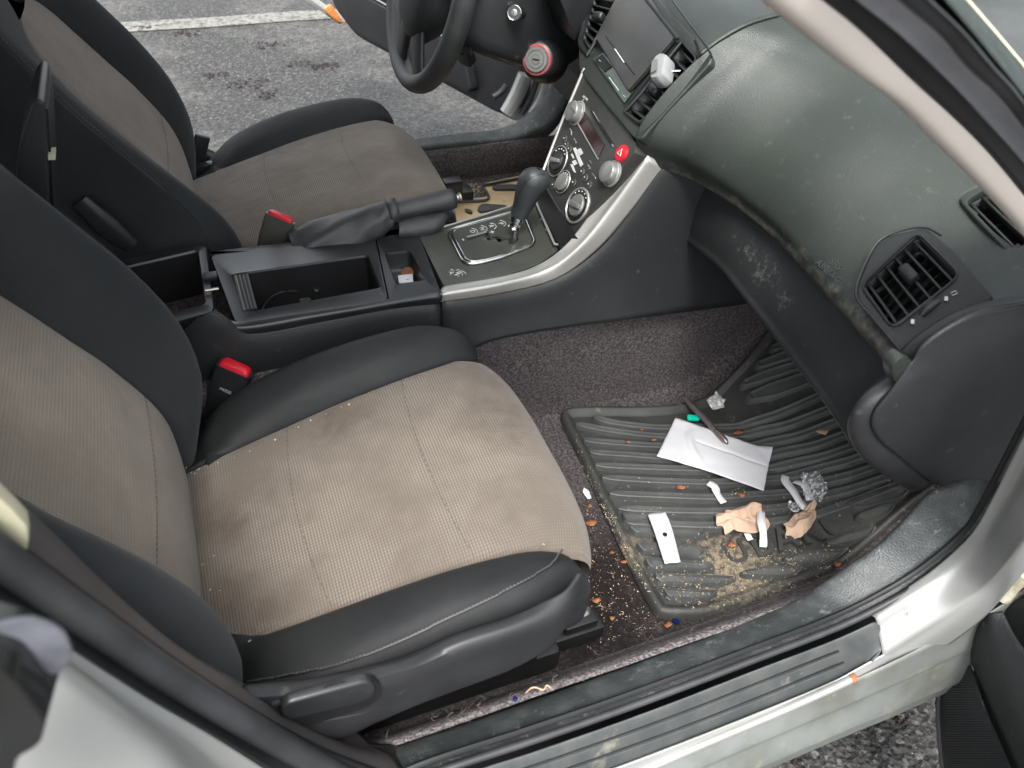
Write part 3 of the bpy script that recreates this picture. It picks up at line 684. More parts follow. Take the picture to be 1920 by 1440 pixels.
# height adjuster lever in its dished recess
rim = [H(*p, y=-.694) for p in [(522, 1335), (517, 1322), (524, 1316), (640, 1283), (690, 1275), (712, 1284), (713, 1302), (700, 1320), (672, 1335), (590, 1352), (560, 1366)]]
MB().tube(rim, .0028, 6, sub=5).build('recess_rim', mt['valance'], seat_p)
lev = rounded([H(*p, y=-.706) for p in [(528, 1322), (690, 1278), (706, 1290), (703, 1306), (672, 1322), (530, 1353)]], .012, 4)
MB().prism(lev, (0, .010, .002)).build('height_lever', mt['smooth'], seat_p, bevel=.003, seg=3)
MB().prism(rounded([H(*p, y=-.7015) for p in [(520, 1318), (640, 1280), (695, 1272), (716, 1284), (714, 1306), (690, 1326), (560, 1368)]], .012, 3), (0, .006, 0)).build('lever_gap_shade', mt['black'], seat_p)  # black plate standing in for the shade inside the lever recess
MB().prism(rounded([H(*p, y=-.6935) for p in [(575, 1368), (690, 1330), (716, 1318), (722, 1330), (690, 1352), (590, 1384)]], .008, 3), (0, .004, 0)).build('finger_recess', mt['smooth'], seat_p)
# seat slide rail and anchor bolt at the front outboard foot
ra = MB(); q0 = H(1030, 1212, y=-.66); q1 = H(1092, 1160, y=-.645)
ra.box(H(1050, 1190, z=.045), (.12, .035, .03)); ra.box(H(1078, 1168, z=.05), (.05, .04, .05))
ra.build('slide_rail', mt['black'], seat_p, bevel=.004)
MB().lathe(H(1088, 1152, z=.06), (.35, -.5, .8), [(.001, .02), (.009, .018), (.011, .008), (.011, -.004), (.015, -.006), (.015, -.01)], 12).build('anchor_bolt', mt['steel'], seat_p)
# driver seat: slot cover on the inboard side of its backrest
lv = [H(*p, y=.142) for p in [(136, 372), (170, 366), (262, 462), (250, 474), (225, 470)]]
mb = MB().tube([H(148, 376, y=.140), H(200, 425, y=.139), H(246, 462, y=.140)], lambda t: .0135 + .006 * sin(pi * t), 14)
for v in mb.v: v.y = .140 + (v.y - .140) * .5
mb.build('armrest_slot_cover', mt['smooth'], seat_d)
# recliner metal by the driver seat hinge
MB().box(H(372, 290, y=.62), (.03, .012, .09), Matrix.Rotation(.4, 3, 'Y')).box(H(385, 318, y=.60), (.07, .02, .03)).build('recliner_bracket', mt['smooth'], seat_d, bevel=.004)

# ================================================================ SEATBELT BUCKLES
def buckle(p_top, p_bot, w, d, wdir, red_at, name_mark=False, parent=car):
    ax = (p_top - p_bot); L_ = ax.length; ax.normalize(); wd = (wdir - ax * wdir.dot(ax)).normalized(); dd = ax.cross(wd)
    def ringat(h, k, kd=1): return rounded([p_bot + ax * h + wd * (sx * w / 2 * k) + dd * (sy * d / 2 * kd) for sx, sy in ((-1, -1), (1, -1), (1, 1), (-1, 1))], .006, 4)
    mb = MB(); R = [ringat(h * L_, k, kd) for h, k, kd in ((-.3, .6, .5), (0, .72, .8), (.15, .8, .9), (.5, .95, 1), (.9, 1, 1), (1, .97, .95))]
    mb.grid(R, closed=True); o = len(mb.v); mb.v += R[-1]; mb.f.append(tuple(range(o, o + len(R[-1]))))
    b = mb.build('seatbelt_buckle', mt['smooth'] if red_at == 1 else mt['olive'], parent, sharp=60)
    R = [ringat(h + L_, k, k) for h, k in ((-.002, .86), (.003, .84), (.006, .74))]
    mb = MB(); mb.grid(R, closed=True); o = len(mb.v); mb.v += R[-1]; mb.f.append(tuple(range(o, o + len(R[-1]))))
    mb.build('release_button', mt['red'], b, sharp=60)
    return b, ax, wd, dd
bt = H(441, 690, y=-.142); bb = H(410, 775, y=-.142)
b1, ax, wd, dd = buckle(bt, bb, .052, .024, V((1, -.45, 0)), 1)
tag(b1, 'buckle with bright red release button beside the passenger seat')
fn = -dd if dd.dot(CC - bt) < 0 else dd
for s_, h_, sz in (('A WALL', .60, .0055), ('PRESS', .47, .0055), ('BELTS', .37, .0055)):
    pass
textmesh('PRESS', 'buckle_print', mt['print'], b1, lerp(bb, bt, .60) + fn * .0125, wd if wd.x > 0 else -wd, ax, .007, .0001)
textmesh('NISSEI\nPRESS', 'buckle_print', mt['print'], b1, lerp(bb, bt, .38) + fn * .0122, wd if wd.x > 0 else -wd, ax, .006, .0001) if 0 else None
bt2 = H(526, 408, y=.135); bb2 = H(500, 482, y=.135)
b2b, ax, wd, dd = buckle(bt2, bb2, .050, .015, V((1, -.35, .10)), 2)
tag(b2b, "buckle standing beside the driver's seat")
# ================================================================ CENTRE CONSOLE
ZC = .33
con = MB()
topr = [V((-.62, -.10, .30)), V((-.45, -.10, .305))] + [H(*p, y=-.112) for p in [(395, 583), (465, 622), (600, 601), (720, 577), (826, 567)]]
# passenger side wall
topf = [H(*p, y=-.120) for p in [(827, 566), (930, 553), (1040, 525), (1120, 470), (1180, 400), (1250, 308)]] + [H(1300, 335, y=-.135), H(1320, 345, y=-.14)]
botr = [V((-.62, -.118, .02)), V((-.45, -.118, .02)), V((-.36, -.118, .02)), V((-.30, -.12, .02)), V((-.2, -.125, .04)), V((-.1, -.13, .10)), V((-.03, -.135, .20))]
botf = [V((-.03, -.135, .20)), V((.05, -.142, .235)), V((.18, -.145, .235)), V((.29, -.147, .228)), V((.38, -.148, .222)), V((.48, -.15, .215)), V((.56, -.15, .21)), V((.66, -.15, .205))]
con.loft([topr, [lerp(a, b, .12) + V((0, -.006, 0)) for a, b in zip(topr, botr)], [lerp(a, b, .6) for a, b in zip(topr, botr)], botr], 4, 4)
console = con.build('center_console', mt['grain'], car, solid=.004, sharp=70)
fr = MB(); fr.loft([topf, [lerp(a, b, .1) + V((0, -.004, 0)) for a, b in zip(topf, botf)], [lerp(a, b, .55) for a, b in zip(topf, botf)], botf], 4, 4)
fr.build('knee_panel', mt['grain'], console, solid=.004, sharp=70)
# driver side wall of the console
dw = MB(); dw.grid([[V((x, .118, z)) for x in (-.62, -.3, 0, .3)] for z in (.02, .29)]); dw.build('driver_side_panel', mt['grain'], console, solid=.004)
def quadring(name, outer, inner, depth, m, mw, parent, z=ZC, outdepth=.02, r_o=.012, r_i=.008, zrel=None, floorm=None, lip=.0015, taper=.96, dirn=V((0, 0, -1))):
    """a frame with a rounded opening and a well below it"""
    O = rounded(outer, r_o, 6); I = rounded(inner, r_i, 6)
    ci = sum(I, V()) / len(I)
    mb = MB(); mb.grid([[p + dirn * outdepth for p in O], [p + dirn * .003 for p in O], [lerp(p, ci, .012) for p in O], [lerp(p, lerp(I[i], p, .0), .0) if 0 else lerp(p, I[i], .9) for i, p in enumerate(O)], [p - dirn * lip for p in I], [lerp(p, ci, .02) + dirn * .002 for p in I]], closed=True)
    ob = mb.build(name, m, parent, sharp=50)
    w = MB(); w.grid([[lerp(p, ci, .02) + dirn * .002 for p in I], [lerp(p, ci, 1 - taper) + dirn * depth * .9 for p in I], [lerp(p, ci, 1 - taper + .08) + dirn * depth for p in I]], closed=True)
    o = len(w.v); w.v += [lerp(p, ci, 1 - taper + .08) + dirn * depth for p in I]; w.f.append(tuple(range(o, o + len(I))))
    wl = w.build('well', mw, parent if parent.parent is None or True else ob, sharp=60)
    return ob
hz = lambda L_, z=ZC: [H(*p, z=z) for p in L_]
quadring('storage_bin', hz([(150, 500), (386, 458), (402, 584), (200, 640)]), hz([(170, 516), (372, 469), (386, 572), (190, 618)]), .16, mt['smooth'], mt['black'], console)
MB().box(H(394, 518, z=.3335), (.02, .018, .006), Matrix.Rotation(0, 3, 'Z')).build('bin_latch', mt['black'], console, bevel=.0015)
MB().tube([H(384, 545, z=.3355), H(410, 541, z=.3355)], .0025, 8).build('bin_hinge_pin', mt['steel'], console)
quadring('cup_tray', hz([(393, 478), (704, 445), (729, 563), (441, 607)]), hz([(434, 515), (690, 479), (715, 541), (468, 586)]), .085, mt['smooth'], mt['black'], console)
quadring('coin_tray', hz([(705, 445), (784, 436), (827, 548), (730, 563)]), hz([(722, 475), (769, 471), (799, 527), (742, 534)]), .035, mt['smooth'], mt['smooth'], console, r_o=.006)
# rolled near edge of the cap
e0 = [H(*p, z=ZC - .001) for p in [(402, 582), (441, 606), (560, 590), (650, 577), (740, 561), (827, 547)]]
e2 = [H(*p, y=-.114) for p in [(398, 590), (464, 623), (600, 601), (680, 586), (760, 573), (826, 567)]]
e1 = [lerp(a, b, .5) + V((0, -.006, .005)) for a, b in zip(e0, e2)]
MB().loft([e0, e1, e2], 5, 6).build('console_edge', mt['smooth'], console, solid=.003, sharp=80)
MB().tube(e2, .0012, 6, sub=5).build('edge_piping', mt['steel'], console)
# far strip of the console top next to the handbrake
MB().prism(rounded(hz([(392, 478), (785, 436), (780, 425), (560, 470), (395, 470)], .328), .006, 3), (0, 0, -.02)).build('console_shoulder', mt['smooth'], console, bevel=.002)
# roller shutter folded at the rear end of the tray, dividers and crescent shelves in the tray
for k in range(4):
    a_ = H(441 + k * 7, 519 - k, z=.329); b_ = H(458 + k * 7, 584 - k, z=.329)
    MB().tube([a_, b_], .0032, 8).build('shutter_slat', mt['olive'] if k == 0 else mt['smooth'], console)
for cx, cy_, r_, a0, a1 in ((545, 590, 45, 190, 290), (640, 545, 55, 270, 350)):
    pts = [H(cx + r_ * 1.2 * cos(radians(t)), cy_ + r_ * sin(radians(t)), z=.285) for t in range(a0, a1, 12)]
    MB().tube(pts, .0016, 6).build('cup_rim', mt['smooth'], console)
# gear surround
sp_ = hz([(783, 438), (880, 410), (957, 386), (1001, 372), (1032, 440), (1048, 468), (1012, 494), (947, 516), (885, 528), (832, 536)])
MB().prism(rounded(sp_, .006, 3), (0, 0, -.025)).build('shift_plate', mt['olive'], console, bevel=.003, seg=3)
MB().tube(hz([(783, 439), (880, 411), (957, 387)], .3315), .002, 8).build('plate_edge', mt['trimsilver'], console)
rg = rounded(hz([(838, 432), (966, 396), (986, 408), (1006, 458), (925, 488), (872, 497)], .3325), .02, 7)
MB().tube(rg, .0028, 10, closed=True).build('chrome_ring', mt['chrome'], console)
cg = sum(rg, V()) / len(rg)
rg2 = [lerp(p, cg, .08) for p in rg]
MB().tube(rg2, .0016, 8, closed=True).build('inner_ring', mt['chrome'], console)
MB().prism([lerp(p, cg, .08) for p in rg], (0, 0, .0015)).build('gate_plate', mt['olive'], console)
gz = .3342
def flatline(pts, w, h, name, m, parent, z):
    P = [H(*p, z=z) for p in pts]; mb = MB()
    for a, b in zip(P, P[1:]):
        t = (b - a).normalized(); n_ = V((-t.y, t.x, 0)) * w / 2
        mb.prism([a - n_ - t * w * .4, b - n_ + t * w * .4, b + n_ + t * w * .4, a + n_ - t * w * .4], (0, 0, h))
    return mb.build(name, m, parent)
flatline([(880, 448), (912, 438), (916, 449), (932, 446), (936, 452), (950, 450), (960, 452)], .007, .0008, 'shift_gate', mt['black'], console, gz - .0008)
MB().prism(rounded(hz([(955, 448), (966, 438), (973, 450), (962, 458), (955, 458)], gz - .0006), .003, 3), (0, 0, .0012)).build('gate_hole', mt['black'], console)
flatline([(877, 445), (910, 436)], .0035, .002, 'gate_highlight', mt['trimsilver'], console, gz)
flatline([(906, 448), (924, 446), (925, 450), (940, 448), (941, 453), (954, 450)], .0018, .0018, 'gate_edge', mt['chrome'], console, gz)
uxr, uyr = V((0, -1, 0)), V((1, 0, 0))
for ch, px_, py_ in (('P', 939, 419), ('R', 921, 424), ('N', 904, 429), ('D', 886, 434)):
    c = H(px_, py_, z=gz)
    textmesh(ch, 'gear_letter', mt['print'], console, c, uxr, uyr, .0125, .0002)
    arc = [c + V((.0085 * sin(t), .0098 * cos(t), .0002)) for t in [radians(10 + k * 16) for k in range(11)]]
    MB().tube(arc, .0006, 5).build('letter_ring', mt['print'], console)
textmesh('+', 'gear_letter', mt['print'], console, H(922, 435, z=gz), uxr, uyr, .015, .0002, bold=.0004)
textmesh('-', 'gear_letter', mt['print'], console, H(870, 449, z=gz), uxr, uyr, .018, .0002, bold=.0004)
sc_ = MB()
for k in range(26): 
    p = H(850 + random.uniform(-8, 22), 512 + random.uniform(-6, 6), z=ZC + .0006); a = random.uniform(0, 3)
    sc_.tube([p, p + V((cos(a), sin(a), 0)) * .004], .0004, 4)
sc_.tube([H(*p, z=ZC + .0006) for p in [(852, 516), (860, 513), (866, 511), (868, 508), (874, 513)]], .0006, 4)
tag(sc_.build('paint_scuffs', mt['print'], console), kind='stuff')
# silver sweep trim
lo = [H(*p, y=-.121) for p in [(827, 567), (930, 552), (1040, 524), (1118, 470), (1180, 400), (1251, 309)]]
up = [H(831, 537, z=ZC), H(947, 517, z=ZC), H(1012, 495, z=.334), H(1062, 458, x=.19), H(1113, 392, x=.235), H(1190, 283, x=.292)]
md = [lerp(a, b, .55) + V((-.006, -.010, .006)) for a, b in zip(lo, up)]
MB().loft([up, [lerp(a, b, .35) + V((-.003, -.002, .006)) for a, b in zip(up, lo)], md, lo], 6, 5, flip=True).build('silver_trim', mt['trimsilver'], console, solid=.003, sharp=80)
# open pocket between the gear surround and the centre stack
pk = [H(1003, 374, z=.335), H(1020, 344, x=.222), H(1078, 441, x=.2), H(1050, 470, z=.335)]
w = MB(); dn = V((.45, 0, -.55)) * .12
w.prism([p for p in pk], dn); w.build('ashtray_pocket', mt['black'], console)
w = MB(); w.tube([H(1003, 374, z=.337), H(1032, 440, z=.337), H(1040, 458, z=.337), H(1056, 460, z=.337)], .0022, 8); w.build('pocket_lip', mt['trimsilver'], console)
w = MB(); w.tube([H(1013, 412, z=.333), H(1030, 402, z=.338), H(1042, 402, z=.338)], .0009, 6); w.build('pocket_edge', mt['trimsilver'], console)
w = MB(); w.lathe(H(1036, 438, z=.326), (.2, -.5, .5), [(.013, -.03), (.014, -.002), (.013, .004), (.004, .006)], 20); w.build('lighter_socket', mt['smooth'], console)
w = MB(); w.tube([H(1050, 460, z=.334), H(1052, 449, z=.334), H(1062, 442, z=.334)], .0012, 6); w.build('socket_rim', mt['trimsilver'], console)
w = MB(); w.lathe(H(1031, 417, z=.338), (0, -.5, .8), [(.0015, 0), (.0022, .001), (.0005, .002)], 10); w.build('pocket_marker', mt['print'], console)

# gear lever
ax = (H(1000, 322, y=-.004) - H(969, 404, y=0)); Lk = ax.length; axn = ax.normalized(); kb = H(972, 405, y=0)
gl = MB(); gl.tube([H(963, 452, y=0), H(966, 425, y=0), kb], .0065, 12); lever = gl.build('gear_lever', mt['chrome'], console)
fwd = V((1, 0, -.2))
rows = []
for t, a_, b_, sh in ((0, .012, .012, 0), (.02, .0145, .015, 0), (.25, .0165, .018, .001), (.5, .0205, .0205, .001), (.7, .0245, .0225, .003), (.85, .0255, .0225, .004), (.97, .022, .019, .005), (1.05, .014, .012, .005), (1.08, .003, .003, .005)):
    c = kb + axn * Lk * t + fwd * sh; n1 = V((0, 1, 0)); n2 = axn.cross(n1).normalized()
    rows.append([c + n2 * cos(2 * pi * k / 28) * a_ + n1 * sin(2 * pi * k / 28) * b_ for k in range(28)])
cols = [spline([r[k] for r in rows], 4) for k in range(28)]
kn = MB(); kn.grid([[c[i] for c in cols] for i in range(len(cols[0]))], closed=True); kn.build('leather_knob', mat('worn_leather_knob', (.026, .030, .032), .34, c2=(.036, .040, .042), vs=20, grain=('v', 900), gs=.35, gd=.0006), lever, sharp=80)
kbv = bvh_of(kn)
sm = MB(); pts = []
for p in [(1022, 327), (1008, 328), (990, 338), (975, 360), (965, 388)]:
    h, n_ = HB(*p, kbv, .0002)
    if h: pts.append(h)
if len(pts) > 2: sm.tube(pts, .0008, 5, sub=4); sm.build('knob_seam', mt['black'], lever)
cl = MB(); cl.lathe(kb + axn * .0, -axn, [(.0105, -.004), (.0125, .002), (.0125, .010), (.0095, .013), (.0095, .020), (.011, .022), (.008, .026)], 20); cl.build('chrome_collar', mt['chrome'], lever)

# handbrake: leather boot, grip with button
hb0 = [(545, 470), (620, 448), (690, 425), (737, 408)]
g0, g1 = H(735, 397, y=.085), H(852, 372, y=.085)
ha = (g1 - g0).normalized()
br = MB()
rows = []
for t, a_, b_ in ((-.05, .017, .015), (.0, .018, .017), (.3, .0185, .017), (.7, .018, .017), (.92, .0185, .0185), (1.0, .017, .016), (1.03, .008, .008)):
    c = lerp(g0, g1, t); n1 = V((0, 1, 0)); n2 = ha.cross(n1)
    rows.append([c + n2 * cos(2 * pi * k / 24) * b_ + n1 * sin(2 * pi * k / 24) * a_ for k in range(24)])
br.grid(rows, closed=True); leath = mat('creased_black_leather', (.020, .021, .022), .40, c2=(.030, .031, .032), vs=30, grain=('v', 700), gs=.5, gd=.0008)
hbk = br.build('handbrake', leath, console, sharp=70)
MB().lathe(g1, ha, [(.006, -.002), (.006, .007), (.008, .008), (.008, .011), (.005, .013)], 16).build('release_button', mt['steel'], hbk)
# boot
rows = []
path = [H(548, 478, y=.10), H(600, 452, y=.095), H(660, 428, y=.09), H(705, 410, y=.085), g0 + V((-.004, 0, 0))]
for i, c in enumerate(spline(path, 7)):
    t = i / 28; r0 = lerp(.040, .021, t); bot = lerp(.30, c.z - .02, t ** 1.6)
    ring = []
    for k in range(28):
        an = 2 * pi * k / 28; rr = r0 * (1 + .09 * sin(an * 5 + t * 9) * (1 - t) * (1 if t > .06 else 0) + .02 * sin(t * 26 + an * 2))
        z = c.z + rr * sin(an) * .95; y = c.y + rr * cos(an) * (1.05 if sin(an) > 0 else 1.25)
        if sin(an) < 0: z = lerp(z, bot, .75 * -sin(an)); 
        ring.append(V((c.x + (an and 0), y, z)))
    rows.append(ring)
bo = MB(); bo.grid(rows, closed=True); o = len(bo.v); bo.v += rows[0]; bo.f.append(tuple(range(o, o + 28))); bo.build('leather_boot', leath, hbk, sharp=80)
rows2 = []
for t in (-.08, 0, .08):
    c = lerp(g0, g1, t); n1 = V((0, 1, 0)); n2 = ha.cross(n1)
    rows2.append([c + n2 * cos(2 * pi * k / 24) * .0195 + n1 * sin(2 * pi * k / 24) * .021 for k in range(24)])
MB().grid(rows2, closed=True).build('boot_cuff', leath, hbk, solid=.002, sharp=80)
# brake lever bracket below the grip with bellows
rows = []
for i, p in enumerate([(742, 428), (775, 424), (805, 420), (826, 412), (838, 404)]):
    c = H(*p, y=.07); r_ = (.016, .020, .020, .016, .004)[i]
    rows.append([c + V((0, cos(2 * pi * k / 16), 0)) * r_ * 1.3 + V((.25, 0, 1)).normalized() * sin(2 * pi * k / 16) * r_ for k in range(16)])
MB().grid(rows, closed=True).build('grip_underside', leath, hbk, sharp=70)
be = MB()
for k in range(8):
    c = H(832 + k * 1.5, 398 + k * 6, y=.10); be.lathe(c, (.3, 0, 1), [(.018, -.002), (.021, 0), (.018, .002)], 16)
be.build('cable_bellows', mt['smooth'], hbk)

# upright armrest lid behind the console
lid = [H(*p, y=-.062) for p in [(84, 192), (70, 186), (58, 200), (36, 270), (30, 330), (28, 400), (60, 440), (96, 450), (92, 330), (88, 240)]]
MB().prism(rounded(lid, .012, 4), (0, .125, 0)).build('armrest_lid', mt['valance'], console, bevel=.014, seg=4)
MB().prism([H(*p, y=-.062) for p in [(90, 290), (104, 290), (104, 300), (90, 300)]], (0, .02, 0)).build('lid_latch', mt['cream'], console)
MB().prism([H(*p, y=-.055) for p in [(86, 205), (92, 300), (100, 445), (108, 470), (112, 470), (103, 430), (96, 290), (90, 205)]], (0, .12, 0)).build('lid_liner', mt['black'], console)

# ================================================================ DASHBOARD
LIP = [(-.105, .302, .508), (-.125, .330, .503), (-.157, .360, .498), (-.24, .382, .496), (-.33, .392, .490), (-.42, .387, .485), (-.52, .377, .482), (-.583, .366, .484), (-.625, .356, .490), (-.665, .352, .50)]
SEC = [(.018, -.022), (.004, -.014), (0, 0), (-.004, .020), (.012, .055), (.045, .092), (.09, .125), (.15, .152), (.25, .175), (.40, .188), (.56, .190)]
SECP = [(.018, -.022), (.002, -.014), (-.008, .004), (-.020, .030), (-.010, .062), (.022, .104), (.062, .142), (.10, .166), (.16, .186), (.30, .200), (.62, .200)]
SECV = [(.018, -.022), (.004, -.014), (-.002, 0), (.010, .013), (.045, .038), (.09, .070), (.14, .102), (.19, .128), (.26, .150), (.38, .168), (.56, .175)]
R = []
for y, x, z in LIP:
    e = sstep(-.17, -.105, y); r = []
    e2 = 1 - sstep(-.50, -.34, y); e3 = sstep(-.25, -.125, y)
    for i, (dx, dz) in enumerate(SEC):
        ax_, az_ = SECP[i]; bx_, bz_ = SECV[i]
        dx, dz = lerp(lerp(dx, ax_, e3), bx_, e2), lerp(lerp(dz, az_, e3), bz_, e2)
        r.append(V((x + dx, y, z + dz)))
    R.append(r)
dp = MB(); dp.loft(R, 8, 9, flip=True)
vA, vB, vD = V((.362, -.618, .500)), V((.366, -.525, .512)), V((.455, -.628, .566))
vn = (vB - vA).cross(vD - vA).normalized()
if vn.dot(CC - vA) < 0: vn = -vn
vO = vA
dbv0 = bvh_of(dp)
_h, _n = dbv0.ray_cast(CC, ray(1850, 420).normalized())[:2]
sO = _h; sn = _n if _n.dot(CC - _h) > 0 else -_n
def cull(mb, O, n, pix):
    P = [HP(*p, O, n) for p in pix]; ua = (P[1] - P[0]).normalized(); ub = n.cross(ua); Q = [((p - O).dot(ua), (p - O).dot(ub)) for p in P]; keep = []
    for f in mb.f:
        c_ = sum((mb.v[i] for i in f), V()) / len(f)
        if abs((c_ - O).dot(n)) > .08: keep.append(f); continue
        x_, y_ = (c_ - O).dot(ua), (c_ - O).dot(ub); ins = False; j = len(Q) - 1
        for i in range(len(Q)):
            if (Q[i][1] > y_) != (Q[j][1] > y_) and x_ < (Q[j][0] - Q[i][0]) * (y_ - Q[i][1]) / (Q[j][1] - Q[i][1]) + Q[i][0]: ins = not ins
            j = i
        if not ins: keep.append(f)
    mb.f = keep
cull(dp, vO, vn, [(1622, 540), (1720, 444), (1794, 518), (1674, 608)])
cull(dp, sO, sn, [(1813, 385), (1853, 361), (1965, 464), (1893, 468)])
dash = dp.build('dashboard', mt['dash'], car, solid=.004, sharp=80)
dbv = bvh_of(dp)
# top pad over the centre and driver side
tp = MB(); R = []
for y in (-.106, -.05, .05, .15, .3, .5, .68):
    R.append([V((x, y, z)) for x, z in ((.385, .655), (.40, .672), (.45, .694), (.55, .706), (.72, .716), (.95, .70))])
R[0] = [V((x, -.106, z)) for x, z in ((.364, .650), (.402, .674), (.462, .694), (.602, .708), (.76, .710), (.922, .708))]
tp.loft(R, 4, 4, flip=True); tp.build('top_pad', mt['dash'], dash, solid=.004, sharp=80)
MB().tube([H(1245, -20, z=.688), H(1290, 40, z=.682), H(1328, 92, z=.672), H(1334, 108, z=.664)], .0016, 6, sub=3).build('panel_gap', mt['black'], dash)
# lower panel and glovebox
gt = [H(1296, 334, x=.41), H(1306, 338, x=.400), H(1380, 374, x=.408), H(1450, 436, x=.415), H(1520, 517, x=.412), H(1600, 607, x=.400), H(1660, 668, x=.388), H(1692, 694, x=.378)]
gb = [H(1278, 440, x=.415), H(1296, 456, x=.402), H(1352, 498, x=.392), H(1395, 550, x=.388), H(1478, 655, x=.385), H(1540, 735, x=.382), H(1592, 812, x=.376), H(1602, 835, x=.368)]
gt0 = [p + V((.03, 0, .025)) for p in gt]
gm = [lerp(a, b, .5) + V((-.007, 0, .001)) for a, b in zip(gt, gb)]
gm[0] = H(1268, 400, x=.415); gm[1] = H(1276, 400, x=.402)
gm2 = [lerp(a, b, .85) + V((-.005, 0, 0)) for a, b in zip(gt, gb)]
gm2[0] = H(1272, 425, x=.415); gm2[1] = H(1282, 430, x=.402)
gbk = [p + V((.06, 0, -.015)) for p in gb]
gbk2 = [p + V((.30, 0, .03)) for p in gb]
gg = MB(); gg.loft([gt0, gt, gm, gm2, gb, gbk, gbk2], 5, 5); glove = gg.build('glovebox', mt['grain'], dash, solid=.004, sharp=80); gbv = bvh_of(gg)
pts = []
for p in [(1306, 338), (1290, 356), (1276, 378), (1270, 400), (1273, 425), (1286, 446), (1300, 460)]:
    pts.append(H(*p, x=.398))
MB().tube(pts, .0020, 8, sub=5).build('glovebox_seam', mt['valance'], glove)
lt_ = [HB(*p, gbv, .001)[0] for p in [(1327, 462), (1337, 460), (1352, 473), (1372, 496), (1386, 512), (1376, 510), (1352, 492), (1336, 478)]]
lt_ = [p for p in lt_ if p]
if len(lt_) > 4:
    MB().prism(rounded(lt_, .006, 3), (.004, 0, 0)).build('glovebox_latch', mt['black'], glove); MB().tube(rounded(lt_, .006, 3), .0013, 6, closed=True).build('latch_rim', mt['olive'], glove)
# dark structure under and behind the dash
u = MB(); u.prism([V((.50, -.64, .30)), V((.46, -.64, .52)), V((.60, -.64, .60)), V((.98, -.64, .60)), V((.98, -.64, .30))], (0, 1.30, 0)); u.build('dash_carrier', mt['black'], dash)
# passenger band and end cap
bo_ = [H(*p, y=-.640) for p in [(1694, 690), (1660, 716), (1622, 745), (1600, 775), (1594, 803), (1602, 830), (1620, 856), (1650, 880), (1708, 918)]]
bi_ = [H(*p, y=-.652) for p in [(1700, 706), (1667, 737), (1643, 762), (1631, 784), (1633, 806), (1645, 822), (1662, 838), (1700, 868), (1746, 903)]]
MB().loft([[p + V((.02, .01, 0)) for p in bo_], bo_, [lerp(a, b, .5) + V((-.004, -.003, 0)) for a, b in zip(bo_, bi_)], bi_, [p + V((.015, .004, 0)) for p in bi_]], 5, 4, flip=True).build('lower_trim_band', mt['valance'], dash, solid=.003, sharp=80)
ec = [[(1712, 674, -0.6551), (1728, 652, -0.6563), (1765, 622, -0.6570), (1830, 588, -0.6588), (1900, 574, -0.6600), (1990, 562, -0.6613)],
      [(1702, 690, -0.6575), (1745, 676, -0.6620), (1800, 655, -0.6650), (1860, 636, -0.6662), (1930, 622, -0.6674), (2010, 615, -0.6674)],
      [(1668, 738, -0.6595), (1715, 722, -0.6650), (1790, 712, -0.6674), (1860, 700, -0.6687), (1940, 690, -0.6699), (2020, 680, -0.6699)],
      [(1636, 785, -0.6588), (1700, 780, -0.6654), (1790, 770, -0.6684), (1860, 760, -0.6699), (1930, 748, -0.6711), (2010, 740, -0.6699)],
      [(1648, 824, -0.6580), (1715, 830, -0.6650), (1790, 835, -0.6679), (1850, 828, -0.6699), (1910, 812, -0.6724), (1990, 800, -0.6724)],
      [(1700, 868, -0.6575), (1750, 880, -0.6637), (1795, 880, -0.6669), (1840, 872, -0.6699), (1885, 862, -0.6729), (1950, 850, -0.6748)],
      [(1748, 906, -0.6580), (1775, 915, -0.6625), (1805, 920, -0.6662), (1835, 920, -0.6699), (1868, 925, -0.6736), (1920, 900, -0.6761)]]
MB().loft([[H(a, b, y=c) for a, b, c in r] for r in ec], 5, 5, flip=True).build('end_cap', mt['grain'], dash, solid=.004, sharp=80)
# strip between vent panel and end cap
s0 = [H(*p, y=-.628) for p in [(1690, 662), (1715, 638), (1770, 600), (1830, 575), (1870, 566), (1990, 545)]]
s1 = [H(*p, y=-.648) for p in [(1714, 676), (1730, 652), (1768, 622), (1832, 588), (1900, 574), (1990, 562)]]
MB().loft([s0, [lerp(a, b, .5) + V((0, -.004, .002)) for a, b in zip(s0, s1)], s1], 5, 4).build('upper_trim_band', mt['valance'], dash, solid=.003, sharp=80)
cp_ = [H(*p, y=-.640) for p in [(1655, 690), (1652, 668), (1672, 650), (1690, 660), (1714, 672), (1706, 694), (1685, 704), (1664, 708)]]
MB().prism(rounded(cp_, .006, 3), (0, -.016, 0)).build('corner_cap', mt['dash'], dash, bevel=.002, seg=2)

